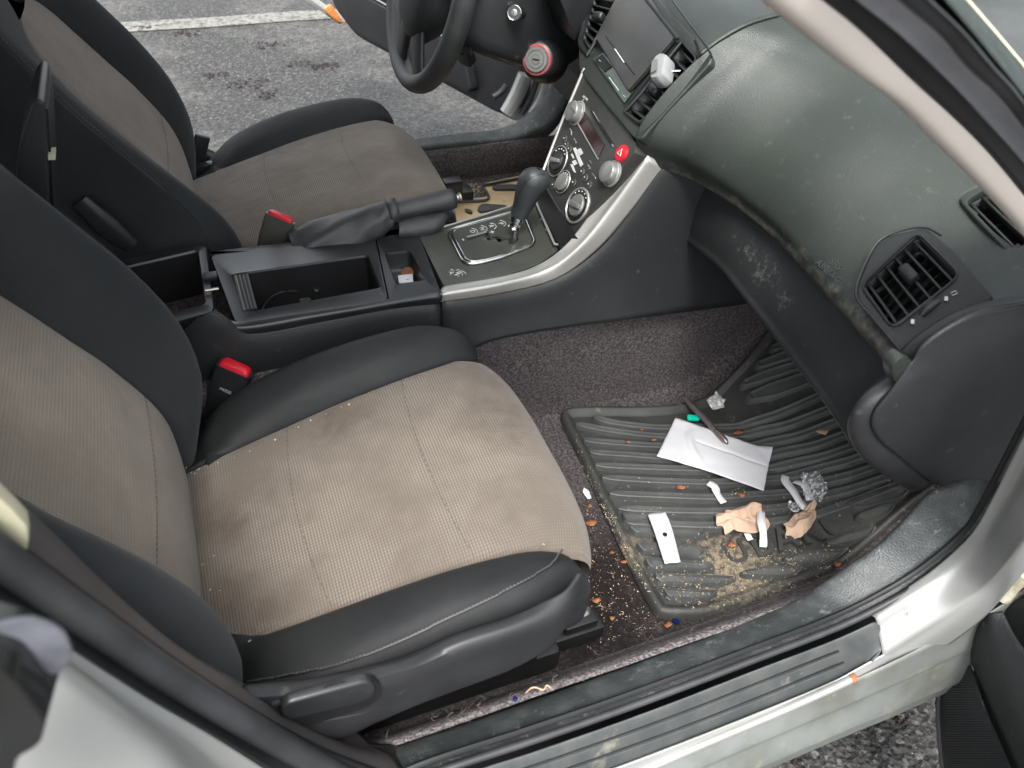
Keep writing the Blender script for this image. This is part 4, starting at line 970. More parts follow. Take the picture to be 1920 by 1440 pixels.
# ---- air vents
def vent(name, outer, inner, O, n, m, parent, nsl=5, depth=.05, fins=5, along=0, knob=None, r_o=.015, r_i=.01, proud=.004, raise_=0, finpos=.030):
    """frame + recess + slats; outlines in pixels on the plane through O with normal n (towards the viewer); along: which pair of sides the slats join"""
    n = V(n).normalized(); O = V(O)
    Ov = [HP(*p, O + n * raise_, n) for p in outer]; Iv = [HP(*p, O + n * raise_, n) for p in inner]
    Or = rounded(Ov, r_o, 6); Ir = rounded(Iv, r_i, 6); ci = sum(Ir, V()) / len(Ir)
    mb = MB(); mb.grid([[p - n * .012 for p in Or], [p + n * proud * .6 for p in Or], [lerp(p, q, .25) + n * proud for p, q in zip(Or, Ir)], [lerp(p, q, .85) + n * proud for p, q in zip(Or, Ir)], [p + n * proud * .3 for p in Ir], [p - n * .006 for p in Ir]], closed=True)
    f_ = mb.build(name, m, parent, sharp=55)
    w = MB(); w.grid([[p - n * .006 for p in Ir], [lerp(p, ci, .06) - n * depth for p in Ir]], closed=True); o = len(w.v); w.v += [lerp(p, ci, .06) - n * depth for p in Ir]; w.f.append(tuple(range(o, o + len(Ir))))
    w.build('duct', mt['black'], f_, solid=.001)
    if len(Iv) == 4:
        A, B, C_, D = Iv if along == 0 else (Iv[1], Iv[2], Iv[3], Iv[0])
        for i in range(nsl):
            t = (i + .5) / nsl; p = lerp(A, D, t); q = lerp(B, C_, t); d_ = (q - p).normalized(); sd_ = d_.cross(n).normalized()
            if sd_.z < 0: sd_ = -sd_
            p = p + d_ * .003 * 0; k = MB(); k.prism([p - n * .004 - sd_ * .0015, p - n * .004 + sd_ * .0015, p - n * .024 + sd_ * .0065, p - n * .024 + sd_ * .0035], q - p)
            k.build('slat', m, f_, bevel=.0006, seg=1)
        for i in range(fins):
            t = (i + .5) / fins; p = lerp(A, B, t); q = lerp(D, C_, t); d_ = (q - p).normalized(); sd_ = d_.cross(n).normalized()
            k = MB(); k.prism([p - n * finpos - sd_ * .0008, p - n * finpos + sd_ * .0008, p - n * (finpos + .012) + sd_ * .0008, p - n * (finpos + .012) - sd_ * .0008], q - p); k.build('fin', m, f_)
        if knob:
            c = HP(*knob, O + n * .004, n); e1 = (B - A).normalized(); e2 = e1.cross(n).normalized()
            if e2.z < 0: e2 = -e2
            rows = []
            for h, a_, b_ in ((-.018, .008, .005), (-.004, .012, .007), (.003, .012, .0065), (.005, .010, .004)):
                rows.append(rounded([c + n * h + e1 * a_ * sx + e2 * b_ * sy for sx, sy in ((-1, -1), (1, -1), (1, 1), (-1, 1))], .004, 3))
            k = MB(); k.grid(rows, closed=True); o = len(k.v); k.v += rows[-1]; k.f.append(tuple(range(o, o + len(rows[-1])))); k.build('vane_knob', m, f_, sharp=60)
    return f_, Iv
# right-hand vent panel: plane from three points on the dash surface
pnl = rounded([HP(*p, vO + vn * .002, vn) for p in [(1690, 661), (1604, 558), (1612, 520), (1645, 446), (1735, 426), (1790, 470), (1868, 562), (1820, 576), (1765, 602), (1722, 630)]], .01, 4)
vp_ = MB().prism(pnl, -vn * .012).build('vent_panel', mt['grain'], dash, bevel=.0025, seg=2)
carve(vp_, [MB().prism([HP(*p, vO + vn * .003, vn) + vn * .04 for p in [(1619, 534), (1720, 441), (1796, 516), (1673, 611)]], -vn * .12)])
rimp = [HP(*p, vO + vn * .003, vn) for p in [(1690, 660), (1640, 600), (1606, 558), (1613, 515), (1645, 455), (1690, 432), (1735, 427), (1765, 442)]]
MB().tube(rimp, .0016, 8, sub=5).build('panel_piping', mt['valance'], dash)
vent('air_vent', [(1610, 536), (1721, 431), (1805, 516), (1674, 621)], [(1617, 535), (1720, 438), (1798, 516), (1672, 614)], vO, vn, mt['grain'], dash, nsl=6, fins=6, along=1, knob=(1703, 512), raise_=.003, proud=.002)
# thumb wheel
tw = MB(); e1 = (HP(1768, 560, vO, vn) - HP(1718, 605, vO, vn)); c = HP(1744, 582, vO + vn * -.004, vn); wa = e1.cross(vn).normalized()
for k in range(22):
    an = -1.0 + k * .092; rdir = vn * cos(an) + e1.normalized() * sin(an)
    tw.box(c - vn * .012 + rdir * .021, (.0012, .009, .003), Matrix((rdir.cross(wa), wa, rdir)).transposed())
tw.tube([c - vn * .012 + (vn * cos(a) + e1.normalized() * sin(a)) * .0195 for a in [-1.1 + k * .1 for k in range(23)]], .0035, 8)
tw.build('thumb_wheel', mt['smooth'], dash)
for p in ((1711, 603), (1774, 560)):
    c = HP(*p, vO + vn * .004, vn); MB().box(c, (.008, .004, .002), Matrix.Rotation(.8, 3, 'Z')).build('wheel_marker', mt['print'], dash, bevel=.001)
w = [HP(*p, vO + vn * .0035, vn) for p in [(1783, 549), (1792, 545), (1795, 550), (1786, 554)]]
MB().tube(w, .0006, 5, closed=True).build('open_mark', mt['print'], dash)
# side window demister vent on the end of the pad
so = [(1808, 372), (1850, 352), (1990, 480), (1960, 500), (1880, 460), (1835, 425)]
si = [(1818, 385), (1848, 362), (1960, 470), (1898, 462)]
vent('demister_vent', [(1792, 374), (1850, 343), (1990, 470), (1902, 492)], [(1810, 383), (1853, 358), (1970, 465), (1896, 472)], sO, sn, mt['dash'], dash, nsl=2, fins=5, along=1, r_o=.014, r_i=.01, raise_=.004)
# airbag lettering pressed in the pad
c, n_ = HB(1560, 503, dbv, .0002)
if c:
    c2, _ = HB(1585, 525, dbv); c3, _ = HB(1575, 488, dbv)
    textmesh('SRS\nAIRBAG', 'airbag_lettering', mt['printdim'], dash, c, c2 - c, c3 - c, .012, .0008, spacing=1.1)

# ---- upper centre pod with display lid and vents
pO = V((.287, 0, .546)); pu = V((.64, 0, .77)).normalized(); pn = V((-pu.z, 0, pu.x))
HPp = lambda L_, h=0: [HP(*p, pO + pn * h, pn) for p in L_]
body = rounded(HPp([(1128, -40), (1108, 20), (1084, 82), (1084, 128), (1100, 152), (1185, 256), (1200, 264), (1220, 240), (1334, 115), (1334, 100), (1255, 20), (1205, -40)]), .010, 4)
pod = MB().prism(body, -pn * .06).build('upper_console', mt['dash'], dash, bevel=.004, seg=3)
carve(pod, [MB().prism([HP(*p, pO, pn) + pn * .03 for p in L_], -pn * .10) for L_ in ([(1120, -36), (1175, -36), (1102, 101), (1089, 76)], [(1277, 81), (1307, 113), (1203, 229), (1173, 207)])])
vent('air_vent', [(1112, -45), (1180, -45), (1104, 108), (1083, 88)], [(1119, -38), (1177, -38), (1103, 102), (1088, 76)], pO, pn, mt['smooth'], dash, nsl=9, fins=0, along=0, knob=(1121, 30), raise_=.002)
vent('air_vent', [(1277, 74), (1314, 112), (1203, 240), (1166, 207)], [(1277, 80), (1308, 113), (1203, 230), (1172, 207)], pO, pn, mt['smooth'], dash, nsl=8, fins=4, along=0, knob=(1225, 167), raise_=.002)
# display lid (hooded)
hd = HPp([(1175, -25), (1205, -25), (1272, 74), (1182, 176), (1123, 78)], .004)
MB().prism(rounded(hd, .004, 3), pn * .010).build('display_lid', mt['screen'], dash, bevel=.004, seg=3)
MB().tube(HPp([(1136, 68), (1190, 140)], .0145), .0009, 6).build('lid_crease', mt['black'], dash)
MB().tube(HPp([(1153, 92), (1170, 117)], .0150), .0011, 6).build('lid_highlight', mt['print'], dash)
MB().tube(HPp([(1205, -10), (1271, 73)], .014), .0028, 6).build('lid_gap', mt['black'], dash)
MB().tube(HPp([(1100, 104), (1128, 60), (1180, -30)], .006), .0022, 8, sub=3).build('vent_blade', mt['valance'], dash)
MB().tube(HPp([(1172, 208), (1200, 178), (1245, 120), (1277, 80)], .006), .0022, 8, sub=3).build('vent_blade', mt['valance'], dash)
MB().prism(HPp([(1113, 112), (1132, 100), (1189, 172), (1172, 194)], .002), pn * .002).build('clock_display', mt['display'], dash)
MB().prism(HPp([(1116, 114), (1130, 102), (1148, 125), (1134, 136)], .004), pn * .0015).build('clock_button', mt['black'], dash)
for p in ((1125, 114), (1171, 181)):
    c = HP(*p, pO + pn * .006, pn); MB().box(c, (.003, .005, .0006), Matrix.Rotation(.7, 3, 'Y')).build('clock_mark', mt['print'], dash)
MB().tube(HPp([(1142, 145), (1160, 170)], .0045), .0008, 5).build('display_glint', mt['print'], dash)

# ---- centre stack
kO = V((.252, 0, .462)); ku = V((.44, 0, .898)).normalized(); knn = V((-ku.z, 0, ku.x)); kr = V((0, -1, 0))
HK = lambda L_, h=0: [HP(*p, kO + knn * h, knn) for p in L_]
HK1 = lambda px, py, h=0: HP(px, py, kO + knn * h, knn)
stack = MB().prism(HK([(1097, 118), (1192, 268), (1190, 286), (1157, 330), (1110, 396), (1078, 441), (1019, 341), (1017, 325), (1056, 222)]), -knn * .05).build('center_stack', mt['stack'], dash, bevel=.002)
MB().tube(HK([(1096, 128), (1056, 222), (1017, 324), (1016, 340)], .001), .0028, 8).build('chrome_edge', mt['trimsilver'], stack)
MB().tube(HK([(1020, 343), (1076, 440)], .001), .0022, 8).build('lower_edge', mt['smooth'], stack)
MB().prism(HK([(1094, 209), (1133, 272), (1122, 296), (1083, 231)], .0005), knn * .001).build('radio_display', mt['dispred'], stack)
MB().tube(HK([(1094, 209), (1133, 272), (1122, 296), (1083, 231)], .001), .0011, 6, closed=True).build('display_frame', mt['smooth'], stack)
MB().tube(HK([(1083, 231), (1122, 299)], .0015), .0012, 6).build('display_sill', mt['trimsilver'], stack)
MB().tube(HK([(1109, 208), (1148, 270)], .001), .0022, 6).build('disc_slot', mt['black'], stack)
MB().tube(HK([(1112, 210), (1150, 275)], .0015), .0010, 6).build('slot_lip', mt['trimsilver'], stack)
MB().tube(HK([(1094, 186), (1075, 228)], .001), .0008, 6).build('panel_groove', mt['trimsilver'], stack)
def kknob(px, py, r, h, m, name='rotary_knob', base=None):
    c = HK1(px, py, h * .8)
    c = c - knn * (h * .8)
    mb = MB().lathe(c, knn, [(r * 1.06, -.002), (r * 1.06, .003), (r, .004), (r * .97, h * .85), (r * .9, h), (r * .8, h + .0006), (r * .3, h + .0012)], 36)
    o = mb.build(name, m, stack, sharp=35)
    if base: MB().tube([c + (kr * cos(a) + ku * sin(a)) * base + knn * .001 for a in [2 * pi * k / 36 for k in range(36)]], .0016, 6, closed=True).build('knob_bezel', mt['trimsilver'], o)
    return c, o
kknob(1072, 208, .0175, .015, mt['knob'], base=.0195); kknob(1138, 322, .0175, .014, mt['knob'], base=.0195)
for i, (px_, py_, R_, rr) in enumerate(((1048, 303, .026, .0165), (1058, 342, .019, .0155), (1085, 386, .029, .0185))):
    c = HK1(px_, py_)
    big = MB().lathe(c, knn, [(R_, -.001), (R_, .0035), (R_ * .93, .005), (R_ * .86, .002), (rr * 1.05, .0015)], 40).build('dial_ring', mt['stack'] if i < 2 else mt['knob'], stack, sharp=40)
    MB().lathe(c, knn, [(R_ * .90, .0032), (R_ * .87, .0038), (rr, .0036)], 40).build('dial_face', mt['black'], big)
    kk = MB().lathe(c, knn, [(rr, .001), (rr, .004), (rr * .92, .007), (rr * .5, .0075)], 36).build('dial_cap', mt['smooth'] if i == 0 else mt['knob'], big, sharp=35)
    an = (.35, 1.45, .25)[i]; e = kr * cos(an) + ku * sin(an); f2 = kr * -sin(an) + ku * cos(an)
    MB().tube([c + (kr * cos(q_) + ku * sin(q_)) * R_ + knn * .0035 for q_ in [2 * pi * k / 40 for k in range(40)]], .0009, 5, closed=True).build('dial_edge', mt['trimsilver'], big)
    MB().prism([c + knn * .006 + e * a * rr + f2 * b * rr for a, b in ((-.8, -.26), (.85, -.20), (.85, .20), (-.8, .26))], knn * .006).build('dial_grip', mt['knob'], big, bevel=.002)
    for k in range(5):
        t = radians(60 + k * 22); MB().box(c + (kr * cos(t) + ku * sin(t)) * (R_ * .80) + knn * .0042, (.002, .0025, .0006), Matrix.Rotation(-.5, 3, 'Y')).build('dial_mark', mt['print'], big)
for px_, py_ in ((1060, 260), (1063, 271), (1069, 279), (1093, 322), (1099, 333), (1106, 346), (1039, 347), (1077, 342)):
    c = HK1(px_, py_); b = MB().lathe(c, knn, [(.0062, -.001), (.0062, .002), (.0052, .003), (.002, .0032)], 20).build('push_button', mt['stack'], stack, sharp=35)
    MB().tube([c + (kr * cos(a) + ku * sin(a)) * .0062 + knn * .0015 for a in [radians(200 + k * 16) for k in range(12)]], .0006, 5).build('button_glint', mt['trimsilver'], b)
    MB().box(c + knn * .0036, (.0012, .003, .0004), Matrix.Rotation(-.5, 3, 'Y')).build('button_mark', mt['print'], b)
for q in ([(1075, 278), (1080, 277), (1094, 309), (1089, 313)], [(1083, 281), (1089, 278), (1094, 288), (1088, 292)], [(1073, 303), (1079, 300), (1083, 307), (1077, 311)], [(1070, 308), (1074, 308), (1080, 324), (1076, 322)], [(1071, 289), (1073, 288), (1077, 296), (1075, 298)]):
    MB().prism(HK(q, .0006), knn * .001).build('lcd_icon', mt['print'], stack)
for q in ([(1068, 240), (1071, 246)], [(1075, 258), (1079, 264)], [(1102, 308), (1104, 312)], [(1110, 324), (1114, 330)], [(1105, 300), (1108, 304)]):
    a, b = HK(q, .0008); MB().prism([a, b, b + kr * .004, a + kr * .004], knn * .0004).build('icon_mark', mt['print'], stack)
for q in ([(1071, 247), (1072, 253)], [(1080, 266), (1080, 268)], [(1104, 316), (1108, 315)], [(1116, 332), (1117, 335)]):
    a, b = HK(q, .0008); MB().tube([a, b], .0005, 4).build('icon_bracket', mt['print'], stack)
textmesh('AM FM', 'radio_lettering', mt['print'], stack, HK1(1097, 184, .0008), kr, ku, .006, .0002)
c = HK1(1167, 288); hz_ = MB().lathe(c, knn, [(.0135, -.001), (.0135, .001), (.012, .0045), (.009, .005)], 32).build('hazard_button', mt['red'], stack, sharp=40)
tr_ = [c + knn * .0052 + kr * (cos(a) * .0062) + ku * (sin(a) * .0062) for a in (pi / 2, pi / 2 + 2 * pi / 3, pi / 2 + 4 * pi / 3)]
MB().tube(tr_, .0010, 6, closed=True).build('warning_triangle', mt['print'], hz_)
textmesh('POWER', 'knob_lettering', mt['printdim'], stack, HK1(1074, 208, .0235), kr, ku, .006, .0002)

# ================================================================ STEERING COLUMN AND WHEEL
un = MB(); un.prism([V((.62, .10, .36)), V((.44, .10, .42)), V((.37, .12, .52)), V((.37, .12, .66)), V((.98, .12, .66)), V((.98, .12, .36))], (0, .58, 0)); un.build('driver_lower_dash', mt['black'], dash, bevel=.01)
ct = V((-cos(radians(15)), 0, sin(radians(15))))      # column axis, towards the driver
wc = V((.112, .385, .640)); wu = V((sin(radians(15)), 0, cos(radians(15)))); wy = V((0, 1, 0))
colb = MB(); rows = []
for t, a_, b_, dz in ((.03, .06, .062, -.01), (.05, .088, .075, -.012), (.10, .098, .082, -.015), (.16, .10, .085, -.018), (.26, .095, .085, -.015), (.32, .06, .06, -.01)):
    c = wc - ct * t + wu * dz
    rows.append(rounded([c + wy * sx * a_ + wu * sy * b_ for sx, sy in ((-1, -1), (1, -1), (1, 1), (-1, 1))], .035, 6))
colb.grid(rows, closed=True); o = len(colb.v); colb.v += rows[0]; colb.f.append(tuple(range(o, o + len(rows[0]))))
column = colb.build('steering_column', mt['smooth'], dash, sharp=60)
ig = H(1007, 112, y=.272); ia = V((-.62, -.66, .30)).normalized()
MB().lathe(ig - ia * .03, ia, [(.042, -.03), (.040, .0), (.036, .016), (.031, .027), (.0275, .0295)], 40).build('lock_housing', mt['smooth'], column)
MB().lathe(ig, ia, [(.0275, -.002), (.0275, .0015), (.0255, .003), (.0225, .003)], 40).build('red_lock_ring', mt['reddull'], column)
MB().lathe(ig, ia, [(.0225, .0), (.0225, .005), (.021, .007), (.0165, .0072), (.0160, .0055), (.0150, .0055), (.0145, .0074), (.009, .0076), (.0086, .0066), (.0078, .0066), (.0074, .0078), (.002, .0078)], 40).build('ignition_barrel', mt['knob'], column)
ib = (V((0, 0, 1)) - ia * ia.z).normalized(); ir = ia.cross(ib)
MB().prism([ig + ia * .0080 + ir * a + ib * b for a, b in ((-.006, -.0015), (.006, -.0015), (.006, .0015), (-.006, .0015))], ia * .0005).build('key_slot', mt['black'], column)
sk = H(965, 24, y=.272)
MB().tube([sk + V((.05, .05, -.02)), sk], .010, 14).build('wiper_stalk', mt['smooth'], column)
sa = (CC - sk).normalized() * .35 + V((-.5, -.6, .25)); sa.normalize()
MB().lathe(sk, sa, [(.0125, -.012), (.013, .0), (.0125, .003), (.0105, .003)], 24).build('stalk_end', mt['gloss'], column)
s1_ = sa.orthogonal().normalized(); s2_ = sa.cross(s1_)
MB().tube([sk + sa * .003 + (s1_ * cos(q_) + s2_ * sin(q_)) * .0118 for q_ in [2 * pi * k / 30 for k in range(30)]], .0009, 6, closed=True).build('stalk_ring', mt['chrome'], column)
MB().lathe(sk, sa, [(.0062, .002), (.0058, .0055), (.003, .0065)], 20).build('stalk_tip', mt['knob'], column)
ho = rounded([H(*p, y=.290) for p in [(957, 48), (972, 46), (990, 38), (985, 62), (975, 70), (960, 62)]], .004, 3)
MB().tube(ho, .0018, 6, closed=True).build('stalk_gaiter', mt['smooth'], column)
# dark cowl edge beside the column, instrument hood side
MB().prism([H(*p, y=.20) for p in [(1040, -20), (1058, 20), (1078, 80), (1090, 60), (1110, 5), (1120, -25)]], (0, .12, 0)).build('instrument_hood', mt['smooth'], dash, bevel=.006)
# wheel
wr = MB(); wr.tube([wc + wy * (cos(a) * .1835) + wu * (sin(a) * .1835) for a in [2 * pi * k / 72 for k in range(72)]], [.0148 + .0022 * max(0, cos(2 * (2 * pi * k / 72))) ** 2 for k in range(72)] , 18, closed=True) if 0 else wr.grid([[wc + (wy * cos(A) + wu * sin(A)) * (.1820 + .0175 * cos(b)) + ct * (.0200 * sin(b)) for b in [2 * pi * j / 18 for j in range(18)]] for A in [2 * pi * k / 96 for k in range(97)]], closed=True)
wheel = wr.build('steering_wheel', mat('leather_wheel_rim', (.024, .026, .027), .36, c2=(.034, .036, .037), vs=20, grain=('v', 700), gs=.6, gd=.0010), dash, sharp=80)
# hub / airbag pad: dished
hub = MB(); rows = []
for h, k in ((-.03, 1.0), (-.005, 1.15), (.022, 1.06), (.036, .82), (.040, .3)):
    rows.append(rounded([wc + ct * h * .9 + (wy * a + wu * b) * k for a, b in ((-.085, .05), (-.075, -.055), (-.03, -.10), (.03, -.10), (.075, -.055), (.085, .05), (.05, .075), (-.05, .075))], .03, 4))
hub.grid(rows, closed=True); o = len(hub.v); hub.v += rows[-1]; hub.f.append(tuple(range(o, o + len(rows[-1])))); hub.build('airbag_pad', mt['grain'], wheel, sharp=70)
em = [wc + ct * .036 + wy * (cos(a) * .030) + wu * (sin(a) * .020 + .005) for a in [2 * pi * k / 30 for k in range(30)]]
MB().tube(em, .0012, 6, closed=True).build('oval_emblem', mt['valance'], wheel)
for k, (a, b, s_) in enumerate(((-.012, .004, .006), (.004, .009, .0035), (.014, .004, .003), (.010, -.003, .003), (.003, 0, .003), (-.002, .010, .003))):
    c = wc + ct * .0375 + wy * a + wu * (b + .002); MB().lathe(c, ct, [(s_ * .5, 0), (s_ * .35, .0006), (.0002, .0008)], 4).build('emblem_star', mt['valance'], wheel)
for sgn, ang in ((1, 250), (1, 290), (1, 20), (1, 160)):
    A = radians(ang); e = wy * cos(A) + wu * sin(A); f2 = wy * -sin(A) + wu * cos(A)
    mb = MB(); rows = []
    for r_, w_, h in ((.07, .034, .014), (.11, .027, .010), (.15, .022, .004), (.178, .030, 0)):
        c = wc + e * r_ + ct * h; rows.append([c + f2 * cos(q) * w_ + ct * sin(q) * .009 for q in [2 * pi * j / 14 for j in range(14)]])
    mb.grid(rows, closed=True).build('spoke', mt['valance'], wheel, sharp=70)
# cruise stalk/keypad hanging behind the rim
kp = H(872, 103, y=.31)
MB().box(kp, (.022, .03, .034), Matrix.Rotation(.5, 3, 'Z') @ Matrix.Rotation(-.5, 3, 'Y')).build('cruise_stalk', mt['gloss'], column, bevel=.004)
# ================================================================ BODY: PASSENGER SILL, SEALS, PILLARS
def strip(name, rows, m, parent, solid=.003, nu=6, nv=5, flip=False, sharp=80):
    return MB().loft([[H(a, b, y=c) for a, b, c in r] for r in rows], nu, nv, flip=flip).build(name, m, parent, solid=solid, sharp=sharp)
sx = [(640, 1440), (750, 1397), (900, 1348), (1100, 1277), (1280, 1211), (1400, 1166), (1500, 1122), (1590, 1062), (1650, 1020), (1705, 968), (1748, 922), (1780, 905)]
so_ = [(700, 1492), (830, 1438), (1000, 1380), (1150, 1328), (1280, 1280), (1413, 1230), (1580, 1166), (1680, 1115), (1747, 1072), (1813, 1013), (1850, 960), (1885, 905)]
r0 = [(a, b, -.688) for a, b in sx]; r3 = [(a, b, -.742) for a, b in so_]
A_ = [H(*p) if 0 else H(p[0], p[1], y=p[2]) for p in r0]; B_ = [H(p[0], p[1], y=p[2]) for p in r3]
R = [[p + V((0, .006, -.02)) for p in A_], A_, [lerp(a, b, .25) + V((0, 0, .006)) for a, b in zip(A_, B_)], [lerp(a, b, .7) + V((0, 0, .004)) for a, b in zip(A_, B_)], B_]
silltrim = MB().loft(R, 6, 5, flip=True).build('sill_trim', mt['silltrim'], car, solid=.003, sharp=80)
seal_px = [(560, 1545), (700, 1497), (830, 1444), (1000, 1388), (1150, 1336), (1280, 1288), (1413, 1237), (1580, 1172), (1690, 1116), (1765, 1066), (1830, 1008), (1868, 948), (1902, 885), (1940, 815), (1985, 730), (2040, 600)]
sp3 = [H(*p, y=-.748) for p in seal_px]
MB().tube(sp3, .0044, 12, sub=5).build('door_seal', mt['seal'], car, sharp=80)
MB().tube([p + V((-.006, .012, .004)) for p in sp3], .0035, 8, sub=5).build('seal_lip', mt['black'], car)
# scuff plate with three grooves, silver bead
q0 = [H(*p, y=-.757) for p in [(760, 1490), (900, 1440), (1000, 1408), (1150, 1356), (1280, 1308), (1413, 1256), (1560, 1200), (1635, 1166)]]
q1 = [H(*p, y=-.785) for p in [(800, 1560), (940, 1516), (1080, 1466), (1180, 1430), (1300, 1386), (1440, 1330), (1590, 1266), (1652, 1226)]]
R = [[lerp(a, b, t) + V((0 if i < 7 else ex, 0, h)) for i, (a, b) in enumerate(zip(q0, q1))] for t, h, ex in ((0, -.002, 0), (.10, .002, .006), (.5, .003, .013), (.85, .002, .006), (1, -.003, -.012))]
scuff = MB().loft(R, 6, 3, flip=True).build('scuff_plate', mt['scuff'], car, solid=.003, sharp=80)
for t in (.34, .66):
    MB().tube([lerp(a, b, t) + V((0, 0, .0030)) for a, b in zip(q0[:-1], q1[:-1])] , .0016, 6, sub=5).build('scuff_groove', mt['black'], scuff)
    MB().tube([lerp(a, b, t + .06) + V((0, 0, .0030)) for a, b in zip(q0[:-1], q1[:-1])] , .0014, 6, sub=5).build('scuff_rib', mt['scuff'], scuff)
bd = [H(*p, y=-.792) for p in [(820, 1590), (960, 1538), (1100, 1484), (1200, 1445), (1300, 1402), (1440, 1343), (1560, 1290), (1602, 1270)]]
MB().tube(bd, .0055, 12, sub=5).build('sill_bead', mt['paint'], car)
MB().lathe(bd[-1], (bd[-1] - bd[-2]), [(.0062, -.006), (.0062, .001), (.002, .003)], 12).build('bead_end_clip', mt['leaf'], car)
# rocker below
k0 = [p + V((0, 0, -.004)) for p in bd] + [H(*p, y=-.795) for p in [(1680, 1236), (1770, 1190), (1850, 1150), (1940, 1090), (2040, 1010)]]
k1 = [H(*p, z=.045) for p in [(1000, 1600), (1120, 1560), (1260, 1508), (1330, 1480), (1420, 1440), (1530, 1392), (1630, 1350), (1680, 1330), (1770, 1290), (1850, 1255), (1930, 1210), (2010, 1150), (2100, 1080)]]
km = [lerp(a, b, .35) + V((0, -.004, .006)) for a, b in zip(k0, k1)]; km2 = [lerp(a, b, .42) + V((0, -.004, .003)) for a, b in zip(k0, k1)]
kb2 = [p + V((0, .01, -.05)) for p in k1]; kb3 = [p + V((0, .08, -.16)) for p in k1]
MB().loft([k0, km, km2, [lerp(a, b, .85) + V((0, -.006, .006)) for a, b in zip(k0, k1)], k1, kb2, kb3], 5, 4).build('rocker_panel', mt['rocker'], car, solid=.002, sharp=60)
# painted jamb from the scuff plate forward and up to the A-pillar
j0 = [(1642, 1160, -.756), (1700, 1122, -.756), (1772, 1072, -.756), (1838, 1012, -.756), (1876, 952, -.756), (1912, 885, -.756), (1950, 812, -.756), (1995, 730, -.756), (2050, 600, -.756)]
j1 = [(1656, 1238, -.789), (1722, 1195, -.79), (1790, 1150, -.795), (1850, 1100, -.80), (1900, 1040, -.81), (1950, 975, -.815), (2000, 900, -.82), (2060, 800, -.82), (2110, 680, -.82)]
J0 = [H(a, b, y=c) for a, b, c in j0]; J1 = [H(a, b, y=c) for a, b, c in j1]
J0.append(V((.47, -.745, J0[-1].z + .06))); J1.append(V((.53, -.79, J0[-1].z - .01)))
fa = [H(*p, y=-.787) + V((0, 0, -.003)) for p in [(1080, 1466), (1180, 1430), (1300, 1384), (1440, 1328), (1560, 1278), (1610, 1252), (1660, 1225), (1720, 1195)]]; fb = [H(*p, y=-.793) + V((0, 0, -.002)) for p in [(1090, 1488), (1190, 1450), (1310, 1400), (1450, 1341), (1570, 1290), (1625, 1262), (1672, 1240), (1730, 1214)]]
MB().loft([fa, [lerp(a, b, .5) for a, b in zip(fa, fb)], fb], 4, 3, flip=True).build('sill_flange', mt['paint'], car, solid=.002, sharp=80)
MB().loft([[p + V((0, .012, -.006)) for p in J0], J0, [lerp(a, b, .3) + V((0, 0, .001)) for a, b in zip(J0, J1)], [lerp(a, b, .75) + V((-.003, -.004, .003)) for a, b in zip(J0, J1)], J1, [p + V((.01, -.006, -.02)) for p in J1], [p + V((.03, -.008, -.07)) for p in J1]], 5, 4, flip=True).build('door_jamb', mt['paint'], car, solid=.002, sharp=80)
for p, r_ in (((1733, 1155), .003), ((1746, 1178), .002), ((1706, 1152), .0022)):
    c = H(*p, y=-.772); MB().lathe(c, (-.2, -.3, 1), [(r_ * 1.3, 0), (r_, .001), (.0004, .0014)], 12).build('jamb_plug', mt['paint'], car)
# A-pillar: beige inner trim, seals, outer skin
ai = [(1380, -60), (1443, 0), (1513, 57), (1580, 110), (1663, 167), (1747, 250), (1830, 332), (1920, 432), (2010, 545)]
ao = [(1480, -50), (1543, 0), (1613, 57), (1707, 147), (1780, 213), (1847, 280), (1920, 367), (1990, 455), (2060, 560)]
ab = [(1550, -55), (1613, 0), (1690, 62), (1780, 147), (1850, 222), (1920, 300), (1985, 380), (2050, 470), (2120, 580)]
ac = [(1630, -60), (1695, 0), (1760, 55), (1813, 118), (1870, 170), (1920, 232), (1990, 320), (2060, 420), (2140, 540)]
ad = [(1690, -60), (1748, 0), (1810, 60), (1870, 130), (1900, 162), (1920, 188), (2000, 290), (2080, 400), (2160, 520)]
L1 = [H(*p, y=-.672) for p in ai]; L2 = [H(*p, y=-.690) for p in ao]; L3 = [H(*p, y=-.704) for p in ab]; L4 = [H(*p, y=-.722) for p in ac]; L5 = [H(*p, y=-.732) for p in ad]
MB().loft([[p + V((.03, .01, -.01)) for p in L1], L1, [lerp(a, b, .5) + V((-.006, -.004, -.002)) for a, b in zip(L1, L2)], L2], 5, 5, flip=True).build('pillar_trim', mt['pillar'], car, solid=.003, sharp=80)
MB().loft([L2, [lerp(a, b, .5) + V((.008, 0, .01)) for a, b in zip(L2, L3)], L3], 5, 4, flip=True).build('pillar_seal_channel', mt['black'], car, solid=.002, sharp=80)
MB().loft([L3, [lerp(a, b, .3) + V((-.006, 0, .005)) for a, b in zip(L3, L4)], [lerp(a, b, .7) + V((-.006, 0, .005)) for a, b in zip(L3, L4)], L4], 5, 5, flip=True).build('pillar_weatherstrip', mat('sky_sheen_pillar_rubber', (.17, .175, .19), .34, c2=(.22, .225, .245), vs=20, grain=('n', 300), gs=.1, gd=.0004), car, solid=.002, sharp=80)  # sky reflection put into the rubber as a lighter blue-grey colour
MB().loft([L4, [lerp(a, b, .35) + V((.006, 0, -.004)) for a, b in zip(L4, L5)], [lerp(a, b, .65) + V((-.003, 0, .004)) for a, b in zip(L4, L5)], L5], 5, 4, flip=True).build('pillar_outer_rubber', mt['seal'], car, solid=.002, sharp=80)
